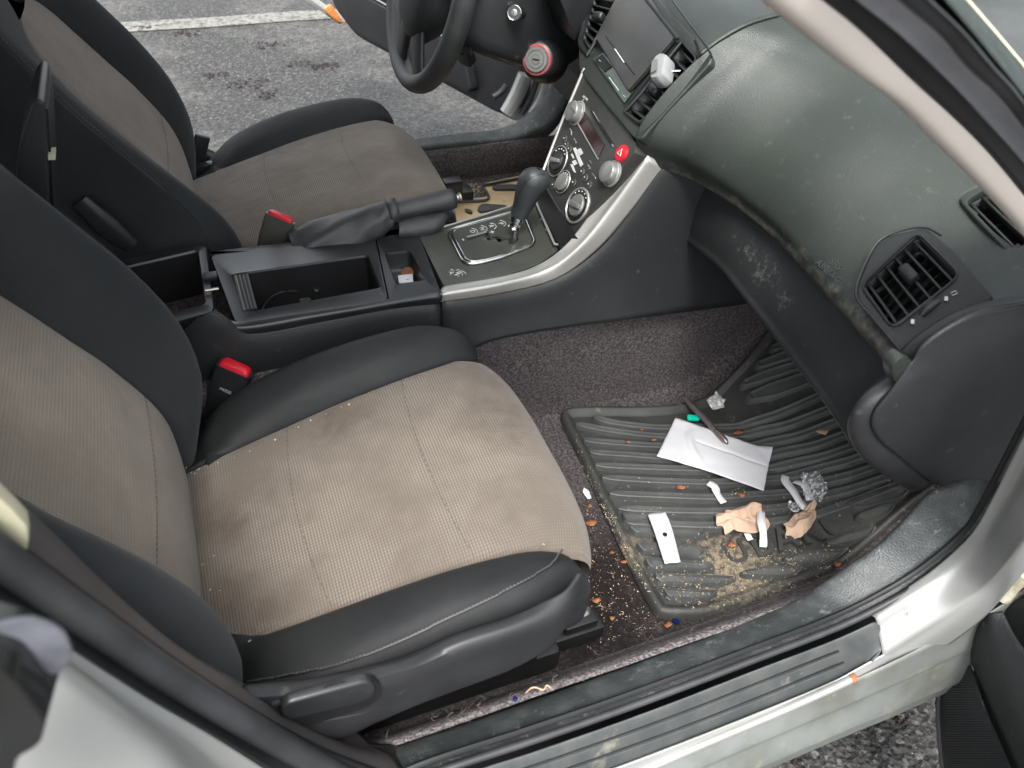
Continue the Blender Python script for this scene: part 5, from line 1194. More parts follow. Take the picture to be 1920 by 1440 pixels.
# B-pillar
ba = [(-60, 868, -.672), (56, 971, -.672), (206, 1114, -.674), (319, 1211, -.676), (454, 1297, -.68), (540, 1350, -.684), (620, 1388, -.688), (700, 1402, -.69)]
bb_ = [(-60, 962, -.712), (40, 1040, -.712), (199, 1155, -.714), (330, 1249, -.716), (480, 1345, -.72), (590, 1405, -.724), (680, 1440, -.73), (760, 1462, -.74)]
bc = [(-80, 1080, -.748), (20, 1150, -.748), (150, 1235, -.75), (290, 1322, -.75), (394, 1380, -.752), (480, 1432, -.754), (590, 1500, -.756), (700, 1560, -.758)]
A_ = [H(a, b, y=c) for a, b, c in ba]; B_ = [H(a, b, y=c) for a, b, c in bb_]; C__ = [H(a, b, y=c) for a, b, c in bc]
MB().loft([[p + V((-.02, .03, 0)) for p in A_], A_, [lerp(a, b, .5) + V((.004, 0, .004)) for a, b in zip(A_, B_)], B_], 5, 4, flip=False).build('center_pillar_trim', mat('brownish_black_pillar', (.034, .031, .031), .5, c2=(.048, .044, .044), vs=12), car, solid=.003, sharp=80)
MB().tube([lerp(a, b, .45) + V((.004, 0, .006)) for a, b in zip(B_, C__)], .011, 14, sub=5).build('door_seal', mt['seal'], car)
MB().tube([lerp(a, b, .06) + V((.002, 0, .002)) for a, b in zip(B_, C__)], .0045, 10, sub=5).build('seal_lip', mt['black'], car)
MB().loft([B_, [lerp(a, b, .5) + V((-.006, 0, -.006)) for a, b in zip(B_, C__)], C__], 5, 4).build('seal_flange', mt['valance'], car, solid=.002, sharp=80)
# painted centre pillar skin (flares out towards the sill)
D1 = [H(a, b, y=c) for a, b, c in [(-80, 1130, -.768), (20, 1190, -.768), (142, 1262, -.768), (255, 1345, -.77), (330, 1400, -.772), (400, 1462, -.776), (500, 1550, -.78), (620, 1640, -.79)]]
D2 = [H(a, b, y=c) for a, b, c in [(-140, 1230, -.79), (-60, 1290, -.79), (80, 1310, -.79), (190, 1390, -.795), (250, 1450, -.80), (310, 1530, -.81), (400, 1640, -.82), (500, 1740, -.83)]]
D3 = [H(a, b, y=c) for a, b, c in [(-200, 1350, -.805), (-100, 1400, -.805), (20, 1440, -.81), (110, 1510, -.815), (180, 1580, -.82), (240, 1660, -.83), (320, 1760, -.85), (420, 1860, -.86)]]
MB().loft([[lerp(a, b, .0) for a, b in zip(C__, D1)], [lerp(a, b, .5) + V((-.004, 0, -.003)) for a, b in zip(C__, D1)], D1, [lerp(a, b, .5) + V((.006, -.003, .004)) for a, b in zip(D1, D2)], D2, D3], 6, 5).build('center_pillar_skin', mt['paint'], car, solid=.003, sharp=80)
# dark rear-door edge at the lower left, with a painted reflection on it
rd = [H(*p, y=-.835) for p in [(-80, 1100), (60, 1140), (120, 1230), (108, 1275), (66, 1296), (52, 1370), (20, 1398), (-80, 1430)]]
MB().prism(rounded(rd, .006, 4), (-.006, -.03, 0)).build('rear_door_edge', mt['gloss'], car, bevel=.006, seg=3)
hn = [H(*p, y=-.85) for p in [(-40, 1185), (20, 1165), (70, 1148), (120, 1168), (146, 1222), (112, 1268), (70, 1215), (20, 1205), (-40, 1225)]]
MB().prism(rounded([H(*p, y=-.846) for p in [(-60, 1175), (60, 1148), (120, 1172), (142, 1222), (104, 1266), (62, 1226), (-60, 1222)]], .01, 4), (0, -.003, .001)).build('door_edge_reflection', mat('blue_grey_reflection', (.09, .095, .11), .4, metal=.3, c2=(.16, .165, .19), vs=30), car, bevel=.001)  # thin blue-grey plate standing in for a blurred reflection
# cream belt-anchor cover
cr_ = [H(*p, y=-.715) for p in [(-60, 870), (-10, 925), (25, 958), (50, 985), (54, 1010), (51, 1036), (0, 996), (-60, 950)]]
MB().prism(cr_, (0, .012, 0)).build('belt_cover', mt['cream'], car, bevel=.002)
# sill carpet edge joins: rear kick cover at the pillar foot
strip('sill_end_cover', [[(520, 1345, -.682), (590, 1372, -.684), (660, 1395, -.687), (752, 1400, -.689)], [(540, 1375, -.70), (610, 1405, -.704), (680, 1425, -.71), (752, 1425, -.71)], [(560, 1410, -.72), (640, 1442, -.73), (700, 1462, -.74), (756, 1462, -.74)]], mt['smooth'], car)

# ================================================================ ROOF, GLASS, HOOD, REAR OF THE CABIN
def mir(P): return [V((p.x, -p.y, p.z)) for p in P]
roofm = MB(); R = []
for y, dz in ((-.62, -.05), (-.5, -.015), (-.25, .005), (0, .012), (.25, .005), (.5, -.015), (.62, -.05)):
    R.append([V((x, y, z + dz)) for x, z in ((-.02, 1.085), (-.25, 1.15), (-.7, 1.19), (-1.2, 1.18), (-1.7, 1.12), (-2.0, 1.02))])
roofm.loft(R, 4, 4, flip=True).build('roof', mt['paint'], car, solid=.03, sharp=80)
hl = MB(); hl.loft([[p + V((0, 0, -.045)) for p in r] for r in R], 4, 4).build('headliner', mt['pillar'], car, solid=.01, sharp=80)
wsr = []
for y, pts in ((-.715, [(-.06, 1.00), (.10, .905), (.28, .79), (.45, .675), (.62, .56)]), (-.5, [(-.05, 1.06), (.16, .95), (.38, .83), (.58, .715), (.80, .60)]), (0, [(-.02, 1.10), (.22, .985), (.47, .865), (.72, .745), (.98, .625)]), (.5, [(-.05, 1.06), (.16, .95), (.38, .83), (.58, .715), (.80, .60)]), (.715, [(-.06, 1.00), (.10, .905), (.28, .79), (.45, .675), (.62, .56)])):
    wsr.append([V((x, y, z)) for x, z in pts])
ws = MB(); ws.loft(wsr, 5, 6, flip=True); ws.build('windshield', mt['glass'], car, sharp=80)
# printed frit band along the passenger edge of the glass
fe0 = wsr[0]; fe1 = [lerp(a, b, .50) for a, b in zip(wsr[0], wsr[1])]
MB().loft([[p + V((-.004, -.006, .008)) for p in fe0], [p + V((-.004, 0, .014)) for p in fe1]], 5, 4, flip=True).build('glass_edge_band', mat('spotted_dark_glass_edge', (.018, .026, .023), .65, spec=.12, c2=(.03, .04, .036), vs=20, dirt=((.16, .18, .16), 90, .60, .72)), car, solid=.001, sharp=80)
MB().tube([p + V((-.005, .003, .016)) for p in spline(fe1, 5)], .003, 6).build('glass_edge_line', mt['cream'], car)
hd_ = MB(); R = []
for y, k in ((-.74, -.06), (-.6, -.01), (0, .03), (.6, -.01), (.74, -.06)):
    R.append([V((x, y, z + k)) for x, z in ((.86, .585), (1.0, .60), (1.3, .585), (1.7, .54), (2.1, .44), (2.25, .3), (2.28, .05))])
hd_.loft(R, 4, 4, flip=True).build('hood', mt['paint'], car, solid=.01, sharp=80)
for s in (-1, 1):                                      # front fenders and rear flanks with closed rear doors
    R = [[V((x, s * (.83 - k), z)) for x in (.62, .9, 1.4, 1.9, 2.2)] for z, k in ((-.08, .03), (.15, 0), (.40, .01), (.52, .06))]
    MB().loft(R, 4, 4, flip=s > 0).build('front_fender', mt['paint'], car, solid=.01, sharp=80)
    R = [[V((x, s * (.845 - k), z)) for x in (-.62, -1.0, -1.6, -2.2, -2.5)] for z, k in ((-.08, .04), (.15, 0), (.42, .005), (.60, .05))]
    MB().loft(R, 4, 4, flip=s < 0).build('rear_flank', mt['paint'], car, solid=.01, sharp=80)
    MB().loft([[V((x, s * y, z)) for x in (-.66, -1.0, -1.35)] for y, z in ((.79, .60), (.72, .82), (.63, 1.06))], 3, 3).build('rear_window', mt['glass'], car)
    # cant rail + pillars
    MB().tube([V((-.06, s * .69, 1.0)), V((-.25, s * .65, 1.09)), V((-.6, s * .62, 1.14)), V((-1.2, s * .62, 1.13)), V((-1.7, s * .63, 1.07))], .035, 10, sub=4).build('roof_rail', mt['paint'], car)
    MB().tube([V((-1.42, s * .78, .58)), V((-1.55, s * .70, .85)), V((-1.65, s * .63, 1.08))], .05, 10, sub=3).build('rear_pillar', mt['paint'], car)
MB().tube([V((-.505, -.745, .71)), V((-.535, -.722, .86)), V((-.58, -.66, 1.09))], .022, 10, sub=3).build('center_pillar_upper', mt['black'], car)
MB().loft([[V((x, .70, z)) for x, z in ((-.20, .12), (-.33, .20), (-.42, .36), (-.49, .60), (-.53, .84), (-.57, 1.08))], [V((x - .10, .74, z)) for x, z in ((-.20, .12), (-.33, .20), (-.42, .36), (-.49, .60), (-.53, .84), (-.57, 1.08))]], 4, 3).build('center_pillar', mt['smooth'], car, solid=.03)
MB().tube([V((.62, .70, .56)), V((.45, .70, .675)), V((.10, .70, .905)), V((-.06, .69, 1.0))], .035, 10, sub=3).build('pillar_trim', mt['pillar'], car)
# rear bench and cabin rear
rb2 = MB(); rb2.box((-1.15, 0, .20), (.5, 1.24, .20)); rb2.box((-1.50, 0, .48), (.16, 1.24, .62), Matrix.Rotation(-.35, 3, 'Y'))
rb2.build('rear_bench', mt['cloth'], car, bevel=.04, seg=4)
lfp = [H(*p, y=.60) for p in [(-30, 340), (0, 358), (26, 376), (26, 382), (0, 382), (-30, 382)]]
MB().prism(lfp, (0, .02, 0)).build('rear_sill_panel', mt['paint'], car)

# ================================================================ DRIVER SIDE SILL, HINGE PILLAR, DOOR
f0 = [(700, 300, .692), (782, 278, .692), (870, 268, .692), (950, 262, .692), (990, 252, .692), (1025, 236, .690), (1055, 200, .688), (1080, 130, .686)]
f1 = [(700, 283, .735), (780, 263, .735), (870, 252, .735), (930, 245, .735), (965, 232, .735), (1000, 208, .735), (1025, 178, .735), (1045, 120, .735)]
A_ = [H(a, b, y=c) for a, b, c in f0]; B_ = [H(a, b, y=c) for a, b, c in f1]
A_.insert(0, V((-.45, .692, A_[0].z))); B_.insert(0, V((-.45, .735, B_[0].z)))
MB().loft([[p + V((0, 0, -.03)) for p in A_], A_, [lerp(a, b, .4) + V((-.002, 0, .004)) for a, b in zip(A_, B_)], B_, [p + V((0, .012, -.02)) for p in B_]], 5, 4, flip=True).build('sill_trim', mt['silltrim'], car, solid=.003, sharp=80)
MB().loft([[V((x, .74, z)) for x, z in ((-.4, .12), (.2, .125), (.42, .14), (.50, .20), (.54, .32), (.56, .5))], [V((x, .80, z)) for x, z in ((-.4, .11), (.2, .115), (.44, .13), (.53, .19), (.57, .32), (.59, .5))], [V((x, .83, z)) for x, z in ((-.4, .02), (.2, .02), (.46, .06), (.57, .16), (.61, .32), (.63, .5))]], 5, 4, flip=True).build('door_jamb', mt['paint'], car, solid=.003, sharp=80)
MB().loft([[V((x, .83, z)) for x in (-.6, 0, .6)] for z in (.03, -.15)], 2, 2).build('rocker_panel', mt['rocker'], car, solid=.01)
# doors: local frame from hinge outwards
def door(hx, hy, ang, s, name):
    """s=+1 driver. returns frame functions"""
    d = V((-sin(ang), s * cos(ang), 0)); nin = V((-cos(ang), -s * sin(ang), 0))   # outward direction, inner-face normal
    P = lambda a, z, h=0: V((hx, hy, 0)) + d * a + nin * h + V((0, 0, z))
    low = [(.0, .10), (.10, .06), (.9, .06), (1.05, .12), (1.12, .32), (1.10, .58), (.0, .58)]
    body = MB().prism([P(a, z, -.03) for a, z in low], nin * -.05).build(name, mt['paint'], car, bevel=.01, seg=2)
    pn_ = rounded([P(a, z, 0) for a, z in ((.03, .13), (.12, .085), (.88, .09), (1.01, .15), (1.07, .33), (1.05, .585), (.03, .585))], .03, 4)
    MB().prism([p + nin * .012 for p in pn_], nin * -.042).build('inner_panel', mt['valance'], body, bevel=.01, seg=3)
    MB().tube([P(a, z, .0) for a, z in ((0.02, .60), (.5, .60), (1.06, .60))], .018, 10).build('window_ledge', mt['grain'], body)
    MB().prism(rounded([P(a, z, .012) for a, z in ((.30, .36), (1.0, .36), (1.0, .43), (.30, .41))], .02, 3), nin * .05).build('armrest', mt['grain'], body, bevel=.012, seg=3)
    MB().prism(rounded([P(a, z, .012) for a, z in ((.20, .12), (.85, .12), (.92, .20), (.85, .26), (.25, .24))], .03, 4), nin * .035).build('map_pocket', mt['smooth'], body, bevel=.010, seg=3)
    MB().tube([P(a, z, .048) for a, z in ((.22, .245), (.5, .255), (.86, .265), (.93, .21))], .003, 8, sub=3).build('pocket_edge', mt['trimsilver'], body)
    return body, P, nin, d
dd_, DP, dn_, ddir = door(.545, .90, radians(20), 1, 'front_door')
# end reflector of the driver door
MB().prism([H(*p, y=1.985) for p in [(563, -6), (575, -6), (645, 42), (636, 46)]], (.02, .03, 0)).build('door_edge', mt['paint'], dd_, bevel=.003)
MB().prism([H(*p, y=1.975) for p in [(615, 8), (638, 40), (642, 44), (628, 40), (606, 16)]], (.01, -.006, .002)).build('reflector', mt['amber'], dd_, bevel=.001)
# hinge area between sill and door: painted hinge pillar, check strap, pocket end
MB().tube([H(*p, y=.90) for p in [(925, 182), (940, 172), (950, 160)]], .009, 10, sub=3).build('door_boot', mt['seal'], car)
MB().tube([H(*p, y=.82) for p in [(950, 212), (968, 180), (985, 140)]], .020, 16, sub=3).build('hinge_pillar', mt['paint'], car)
MB().tube([H(*p, y=.80) for p in [(978, 214), (996, 182), (1010, 140)]], .008, 12, sub=3).build('pillar_rubber', mt['seal'], car)
MB().tube([H(*p, y=.79) for p in [(998, 214), (1016, 184), (1030, 140)]], .016, 14, sub=3).build('hinge_pillar', mt['paint'], car)
# passenger door
pa = radians(22); pd = V((-sin(pa), -cos(pa), 0)); pin = V((-cos(pa), sin(pa), 0)); pO_ = V((.50, -.80, 0))
HD = lambda L_, h=0: [HP(*p, pO_ + pin * h, pin) for p in L_]
pdoor = MB().prism(HD([(1800, 1180), (1850, 1080), (1990, 1010), (2150, 1000), (2200, 1600), (1850, 1600), (1775, 1440)], -.05), -pin * .04).build('front_door', mt['paint'], car, bevel=.01)
MB().prism(rounded(HD([(1832, 1152), (1880, 1140), (1960, 1090), (2150, 1060), (2200, 1600), (1800, 1600), (1770, 1450), (1757, 1320), (1772, 1250), (1800, 1200)], -.01), .012, 4), -pin * .05).build('inner_panel', mt['grain'], pdoor, bevel=.012, seg=3)
gr = rounded(HD([(1808, 1218), (1785, 1245), (1768, 1320), (1772, 1400), (1785, 1500), (1930, 1520), (1890, 1420), (1850, 1330), (1825, 1255)], .001), .012, 4)
MB().prism(gr, pin * .004).build('speaker_grille', mt['smooth'], pdoor, bevel=.002)
gx = MB(); c0, c1 = HD([(1768, 1240)], .006)[0], HD([(1930, 1520)], .006)[0]
gpx = [(1808, 1222), (1787, 1250), (1771, 1320), (1775, 1400), (1788, 1500), (1926, 1515), (1886, 1420), (1846, 1330), (1822, 1258)]
def inpx(x, y):
    c = False; j = len(gpx) - 1
    for i in range(len(gpx)):
        if (gpx[i][1] > y) != (gpx[j][1] > y) and x < (gpx[j][0] - gpx[i][0]) * (y - gpx[i][1]) / (gpx[j][1] - gpx[i][1]) + gpx[i][0]: c = not c
        j = i
    return c
for k in range(60):
    y = 1226 + k * 4.6; xs = [x for x in range(1760, 1935, 3) if inpx(x, y)]
    if len(xs) > 2: gx.tube(HD([(xs[0], y), (xs[-1], y + 0)], .0052), .0009, 4)
gx.build('grille_ribs', mt['valance'], pdoor)
rA = HD([(1835, 1155), (1802, 1200), (1830, 1262), (1862, 1335), (1900, 1420), (1945, 1520)], .004); rB = HD([(1850, 1150), (1845, 1200), (1880, 1280), (1925, 1360), (1975, 1440), (2030, 1520)], .030); rC = HD([(1880, 1145), (1900, 1190), (1950, 1260), (2010, 1330), (2070, 1400), (2130, 1480)], .018)
MB().loft([rA, rB, rC], 6, 5).build('door_scoop', mt['grain'], pdoor, solid=.004, sharp=80)
MB().tube(HD([(1772, 1260), (1760, 1320), (1766, 1420), (1782, 1520)], .002), .004, 8, sub=5).build('grille_rim', mt['valance'], pdoor)
MB().tube(HD([(1838, 1150), (1800, 1198), (1770, 1262), (1758, 1322)], -.002), .004, 8, sub=5).build('panel_edge', mt['valance'], pdoor)
MB().tube(HD([(1880, 1120), (1900, 1095), (1925, 1075)], .0), .010, 10, sub=4).build('door_check_boot', mat('yellowed_white_rubber', (.55, .52, .42), .6, c2=(.25, .2, .1), vs=60), pdoor)
# ================================================================ LOOSE THINGS
R_ = random.Random(11)
mbv2 = bvh_of(mm, fl, sc0, rb)
def on(px, py, off=.001):
    h, n = HB(px, py, mbv2, off); return h
def resample(P, n):
    L = [0]; m = len(P)
    for i in range(m): L.append(L[-1] + (P[(i + 1) % m] - P[i]).length)
    out = []; j = 0
    for k in range(n):
        d = L[-1] * k / n
        while L[j + 1] < d: j += 1
        out.append(lerp(P[j], P[(j + 1) % m], (d - L[j]) / max(L[j + 1] - L[j], 1e-9)))
    return out
def crumple(px, name, m, label, cat, amp=.012, fr=55, z0=.012, group=None, n=72, nr=16, solid=.0006, seed=0, dome=.6, follow=None):
    P = [(follow or on)(*p) for p in px]; P = resample(P, n); c = sum(P, V()) / len(P)
    rows = []
    for k in range(nr + 1):
        t = k / nr; row = []
        for p in P:
            q = lerp(c, p, t); s = V((q.x * fr, q.y * fr, seed))
            f = .7 * (1 - min(1, abs(MN.noise(s)) * 3.2)) + .9 * abs(MN.noise(s * .6 + V((3, 3, 0)))) + .35 * (1 - min(1, abs(MN.noise(s * 2.1)) * 3))
            hgt = z0 * .3 + amp * f + amp * dome * (1 - t * t)
            row.append(V((q.x + MN.noise(s + V((9, 0, 0))) * .002, q.y + MN.noise(s + V((0, 9, 0))) * .002, lerp(c.z, p.z, t) + hgt)))
        rows.append(row)
    mb = MB(); mb.grid(rows, closed=True); o = mb.build(name, m, None, solid=solid, sharp=20, origin='base')
    return tag(o, label, cat, group)
# envelope
e = [(1266, 784), (1450, 838), (1432, 921), (1231, 856)]
E_ = [HM(*p, .020) for p in e]; mb = MB(); rows = []
for i in range(25):
    u_ = i / 24; row = []
    for j in range(49):
        v_ = j / 48; q = lerp(lerp(E_[0], E_[1], v_), lerp(E_[3], E_[2], v_), u_)
        edg = sin(pi * u_) * sin(pi * min(1, v_ * 1.0)); cr1 = .004 * edg * exp(-((v_ - .30 + .10 * sin(u_ * 5)) / .035) ** 2) * (1 if u_ > .2 else u_ * 5)
        cr2 = .003 * edg * exp(-((v_ - .12 - u_ * .25) / .03) ** 2); bow = .004 * sin(pi * v_) + .006 * (u_ - .5) ** 2 - .002 * exp(-((u_ - .38) / .02) ** 2) * (v_ > .25)
        row.append(V((q.x, q.y, zf(q.x) + .0185 + cr1 + cr2 + bow + .0015 * MN.noise(V((q.x * 30, q.y * 30, 3))))))
    rows.append(row)
mb.grid(rows); env = mb.build('envelope', mt['white'], None, solid=.0012, sharp=25, origin='base'); tag(env, 'plain white creased paper envelope lying under the pen on the mat', 'envelope')
# flap seam
MB().tube([V((q.x, q.y, q.z)) - env.location for q in [rows[9][j] + V((0, 0, .0006)) for j in range(14, 49, 2)]], .0005, 5).build('flap_edge', mat('paper_fold', (.6, .6, .64), .7, c2=(.56, .56, .6), vs=30), env)
# pen
a = HM(1284, 748, .026); b = HM(1365, 832, .030)
d = (b - a); Ln = d.length; d.normalize(); pb = MB()
pb.lathe(a, d, [(.0028, -.001), (.0044, .001), (.0046, Ln * .14), (.0052, Ln * .16), (.0058, Ln * .3), (.0059, Ln * .6), (.0058, Ln * .74)], 18)
pen = pb.build('ballpoint_pen', mt['pen'], None, sharp=35, origin='base'); tag(pen, 'grey clicker pen with a metal clip lying across the top edge of the envelope', 'pen')
ol = pen.location
gp = MB().lathe(a - ol, d, [(.0058, Ln * .74), (.0062, Ln * .77), (.0061, Ln * .92), (.0036, Ln * .97), (.0012, Ln * .99)], 18); gp.build('grip', mt['pen'], pen, sharp=35)
MB().lathe(a - ol, d, [(.0062, Ln * .735), (.0063, Ln * .75)], 18).build('band', mt['chrome'], pen)
MB().lathe(a - ol, d, [(.0028, Ln * .955), (.0014, Ln * 1.0)], 12).build('tip', mt['black'], pen)
sd2 = d.cross(V((0, 0, 1))).normalized()
MB().tube([a - ol + d * Ln * .02 + V((0, 0, .003)), a - ol + d * Ln * .03 - sd2 * .004 + V((0, 0, .004)), a - ol + d * Ln * .17 - sd2 * .0055 + V((0, 0, .003)), a - ol + d * Ln * .30 - sd2 * .0052 + V((0, 0, .002))], .0011, 8).build('clip', mt['chrome'], pen)
# turquoise cap
P = rounded([HM(*p, .016) for p in [(1287, 781), (1310, 783), (1311, 791), (1288, 790)]], .004, 5)
o = MB().prism(P, (0, 0, .007)).build('plastic_cap', mt['green'], None, bevel=.002, seg=3, origin='base'); tag(o, 'small turquoise plastic piece beside the pen', 'plastic piece')
# clear wrappers
def flat_film(px, name, m, label, cat, amp=.005, **k): return crumple(px, name, m, label, cat, amp=amp, **k)
crumple([(1341, 737), (1360, 754), (1355, 760), (1358, 768), (1336, 773), (1322, 753), (1336, 745)], 'plastic_wrapper', mat('silvery_wrapper', (.40, .42, .41), .22, c2=(.6, .62, .61), vs=160, spec=.9), 'small silvery square wrapper at the carpet edge above the pen', 'wrapper', amp=.004, fr=90, seed=4, z0=.010)
crumple([(1512, 892), (1532, 898), (1545, 912), (1548, 928), (1538, 945), (1520, 950), (1505, 938), (1498, 915), (1497, 898)], 'cellophane_wrapper', mt['film'], 'crumpled clear cellophane above the right brown napkin', 'wrapper', amp=.013, fr=75, seed=7, solid=.0003)
crumple([(1476, 950), (1490, 948), (1500, 958), (1492, 968), (1482, 965), (1474, 958)], 'cellophane_scrap', mt['film'], 'small clear cellophane scrap left of the white strip end', 'wrapper', amp=.008, fr=150, seed=9, n=40, solid=.0003)
# ribbons of white paper
def ribbon(px, w, name, label, lift=0, m=None, cat='paper strip'):
    P = spline([HM(*p, .018) + V((0, 0, 0)) for p in px], 5); L_, Q_ = [], []
    for i, p in enumerate(P):
        t = P[min(i + 1, len(P) - 1)] - P[max(i - 1, 0)]; t.z = 0; t.normalize(); nn = V((-t.y, t.x, 0)); s = i / (len(P) - 1)
        ww = w * .78 * (1 + .25 * MN.noise(V((s * 4, 1.3, w * 100)))); z = lift * sin(pi * s)
        L_.append(p + nn * ww + V((0, 0, z + .0012 * sin(s * 7)))); Q_.append(p - nn * ww + V((0, 0, z - .001)))
    mb = MB(); mb.grid([L_, Q_]); o = mb.build(name, m or mt['white'], None, solid=.0006, sharp=50, origin='base'); return tag(o, label, cat)
ribbon([(1328, 905), (1340, 913), (1345, 925), (1357, 943)], .0075, 'paper_strip', 'thin torn white paper strip just below the envelope')
ribbon([(1474, 892), (1471, 906), (1485, 926), (1497, 943), (1510, 953)], .0085, 'paper_strip', 'long white paper strip curling left of the clear cellophane', lift=.008)
ribbon([(1490, 902), (1505, 912), (1513, 925), (1518, 938)], .008, 'paper_strip', 'shorter white paper strip folded against the clear cellophane', lift=.006)
ribbon([(1427, 958), (1424, 985), (1428, 1005), (1431, 1026)], .0075, 'paper_strip', 'upright white paper strip over the edge of the left brown napkin', lift=.012)
crumple([(1391, 1006), (1404, 1003), (1412, 1016), (1400, 1018)], 'paper_scrap', mt['white'], 'tiny white paper scrap under the lower edge of the left brown napkin', 'paper scrap', amp=.003, n=30)
crumple([(1094, 918), (1104, 925), (1108, 940), (1101, 942), (1092, 928)], 'paper_scrap', mt['white'], 'tiny white paper scrap between the seat cushion and the mat edge', 'paper scrap', amp=.003, n=30)
# napkins
crumple([(1337, 972), (1355, 970), (1356, 964), (1386, 957), (1413, 949), (1420, 955), (1424, 968), (1436, 980), (1440, 990), (1434, 1004), (1405, 1008), (1372, 1002), (1357, 1009), (1352, 990), (1341, 990)], 'brown_napkin', mt['tan'], 'folded tan paper napkin, the left and larger of the two on the mat', 'napkin', amp=.012, fr=20, seed=2, n=110, nr=22, dome=.3)
crumple([(1465, 988), (1475, 985), (1500, 965), (1512, 955), (1520, 948), (1526, 955), (1522, 968), (1527, 978), (1515, 1000), (1496, 1019), (1470, 1014), (1468, 1000)], 'brown_napkin', mt['tan'], 'twisted tan paper napkin below the clear cellophane', 'napkin', amp=.016, fr=26, seed=5, n=110, nr=22, dome=.3)
# instruction label
lp = [HM(*p, .025) for p in [(1214, 965), (1247, 959), (1262, 1000), (1277, 1052), (1247, 1056), (1232, 1015)]]
rows = []
for k in range(17):
    t = k / 16
    a_ = spline([lp[0], lp[5], lp[4]], 8)[k]; b_ = spline([lp[1], lp[2], lp[3]], 8)[k]
    rows.append([lerp(a_, b_, j / 6) + V((0, 0, .0025 * sin(t * 5) + .001 * sin(j))) for j in range(7)])
mb = MB(); mb.grid(rows); lab = mb.build('paper_label', mat('white_label', (.46, .475, .48), .45, c2=(.43, .445, .45), vs=20), None, solid=.0006, sharp=50, origin='base'); tag(lab, 'narrow white printed label with a black dot, on the mat left of the napkins', 'label')
rows_l = [[p - lab.location for p in r] for r in rows]
c = lerp(rows_l[8][3], rows_l[7][3], .5) + V((0, 0, .0012)); MB().lathe(c, (0, 0, 1), [(.0038, -.002), (.0038, .0006), (.0005, .0008)], 18).build('punched_hole', mt['black'], lab)
pr = MB()
for k0, k1, a0, a1, nn_ in ((1, 3, 1.0, 5.0, 6), (10, 15, 1.6, 5.4, 9)):
    for q in range(nn_):
        tt = k0 + (k1 - k0) * q / (nn_ - 1); i0 = int(tt); fr_ = tt - i0
        def at(u):
            j = int(u); g_ = u - j
            A = lerp(rows_l[i0][j], rows_l[i0][min(j + 1, 6)], g_); B = lerp(rows_l[min(i0 + 1, 16)][j], rows_l[min(i0 + 1, 16)][min(j + 1, 6)], g_); return lerp(A, B, fr_) + V((0, 0, .0009))
        u = a0
        while u < a1 - .3:
            w_ = R_.uniform(.2, .6); pr.tube([at(u), at(min(u + w_, a1))], .0003, 4); u += w_ + .18
tag(pr.build('fine_print', mat('grey_print', (.30, .31, .33), .6, c2=(.35, .36, .38), vs=80), lab), kind='stuff')
# dry leaf pieces on the floor, mat and sill
leaves = [(1108, 985, .011, 'dry orange leaf piece beside the front corner of the seat cushion'), (1147, 1040, .006, 'tiny orange leaf bit on the carpet midway between seat and mat'), (1168, 1057, .008, 'orange leaf bit touching the outer edge of the mat'),
 (1117, 1128, .012, 'largest orange leaf piece on the dark carpet in front of the seat base'), (1103, 1186, .013, 'curled orange leaf caught on the seat rail bolt'), (1147, 1162, .006, 'small orange leaf bit beside the mat corner on the carpet'),
 (1058, 1208, .006, 'orange leaf fleck under the front end of the seat valance'), (1105, 953, .006, 'orange leaf bit just below the white scrap near the seat'), (1253, 1176, .008, 'orange leaf bit against the near corner of the mat'),
 (1204, 804, .006, 'orange leaf bit on the uppermost ribs of the mat left of the envelope'), (1176, 828, .006, 'thin orange leaf flake between mat ribs near its upper left corner'), (1225, 829, .006, 'thin orange leaf flake between mat ribs left of the envelope corner'),
 (1275, 917, .010, 'orange leaf piece on the mat between envelope and white label'), (1388, 927, .009, 'orange leaf piece on the mat right of the thin paper strip'), (1385, 810, .013, 'long brown leaf piece touching the tip of the pen'),
 (1370, 1024, .010, 'orange leaf piece at the start of the mat lettering'), (1566, 1057, .008, 'orange leaf piece on the near edge of the mat below the lettering'), (1545, 812, .015, 'pale tan leaf sliver on the ribs near the glovebox end')]
for i, (px_, py_, r_, lb) in enumerate(leaves):
    c = on(px_, py_, .004); c = c or HM(px_, py_, .012)
    pts = []; k = R_.randint(6, 9); a0 = R_.random() * 6; el = R_.uniform(.45, .8)
    for j in range(k):
        an = a0 + 2 * pi * j / k; rr = r_ * R_.uniform(.55, 1.1); pts.append(c + V((cos(an) * rr, sin(an) * rr * el, R_.uniform(0, .004))))
    mb = MB(); o_ = [c + V((0, 0, .003))] + pts
    mb.add(o_, [(0, j + 1, (j + 1) % k + 1) for j in range(k)]); o = mb.build('leaf_fragment', mt['leaf'] if i != 17 else mt['tan'], None, solid=.0007, sharp=10, origin='base')
    tag(o, lb, 'dry leaf', 'dry leaf pieces scattered in the passenger footwell')
# dry leaf on the dashboard
tpv = bvh_of(tp, dp); c, nn_ = HB(1447, 18, tpv, .002)
mb = MB(); P = [HB(*p, tpv, .003)[0] for p in [(1428, 12), (1434, 17), (1436, 12), (1446, 9), (1456, 9), (1460, 16), (1457, 24), (1450, 28), (1441, 26), (1435, 20)]]
mb.add([c + nn_ * .004] + P, [(0, j + 1, (j + 1) % len(P) + 1) for j in range(len(P))]); o = mb.build('dry_leaf', mt['leafbrown'], None, solid=.0008, sharp=10, origin='base'); tag(o, 'brown dry leaf lying on top of the dashboard beside the windshield pillar', 'dry leaf')
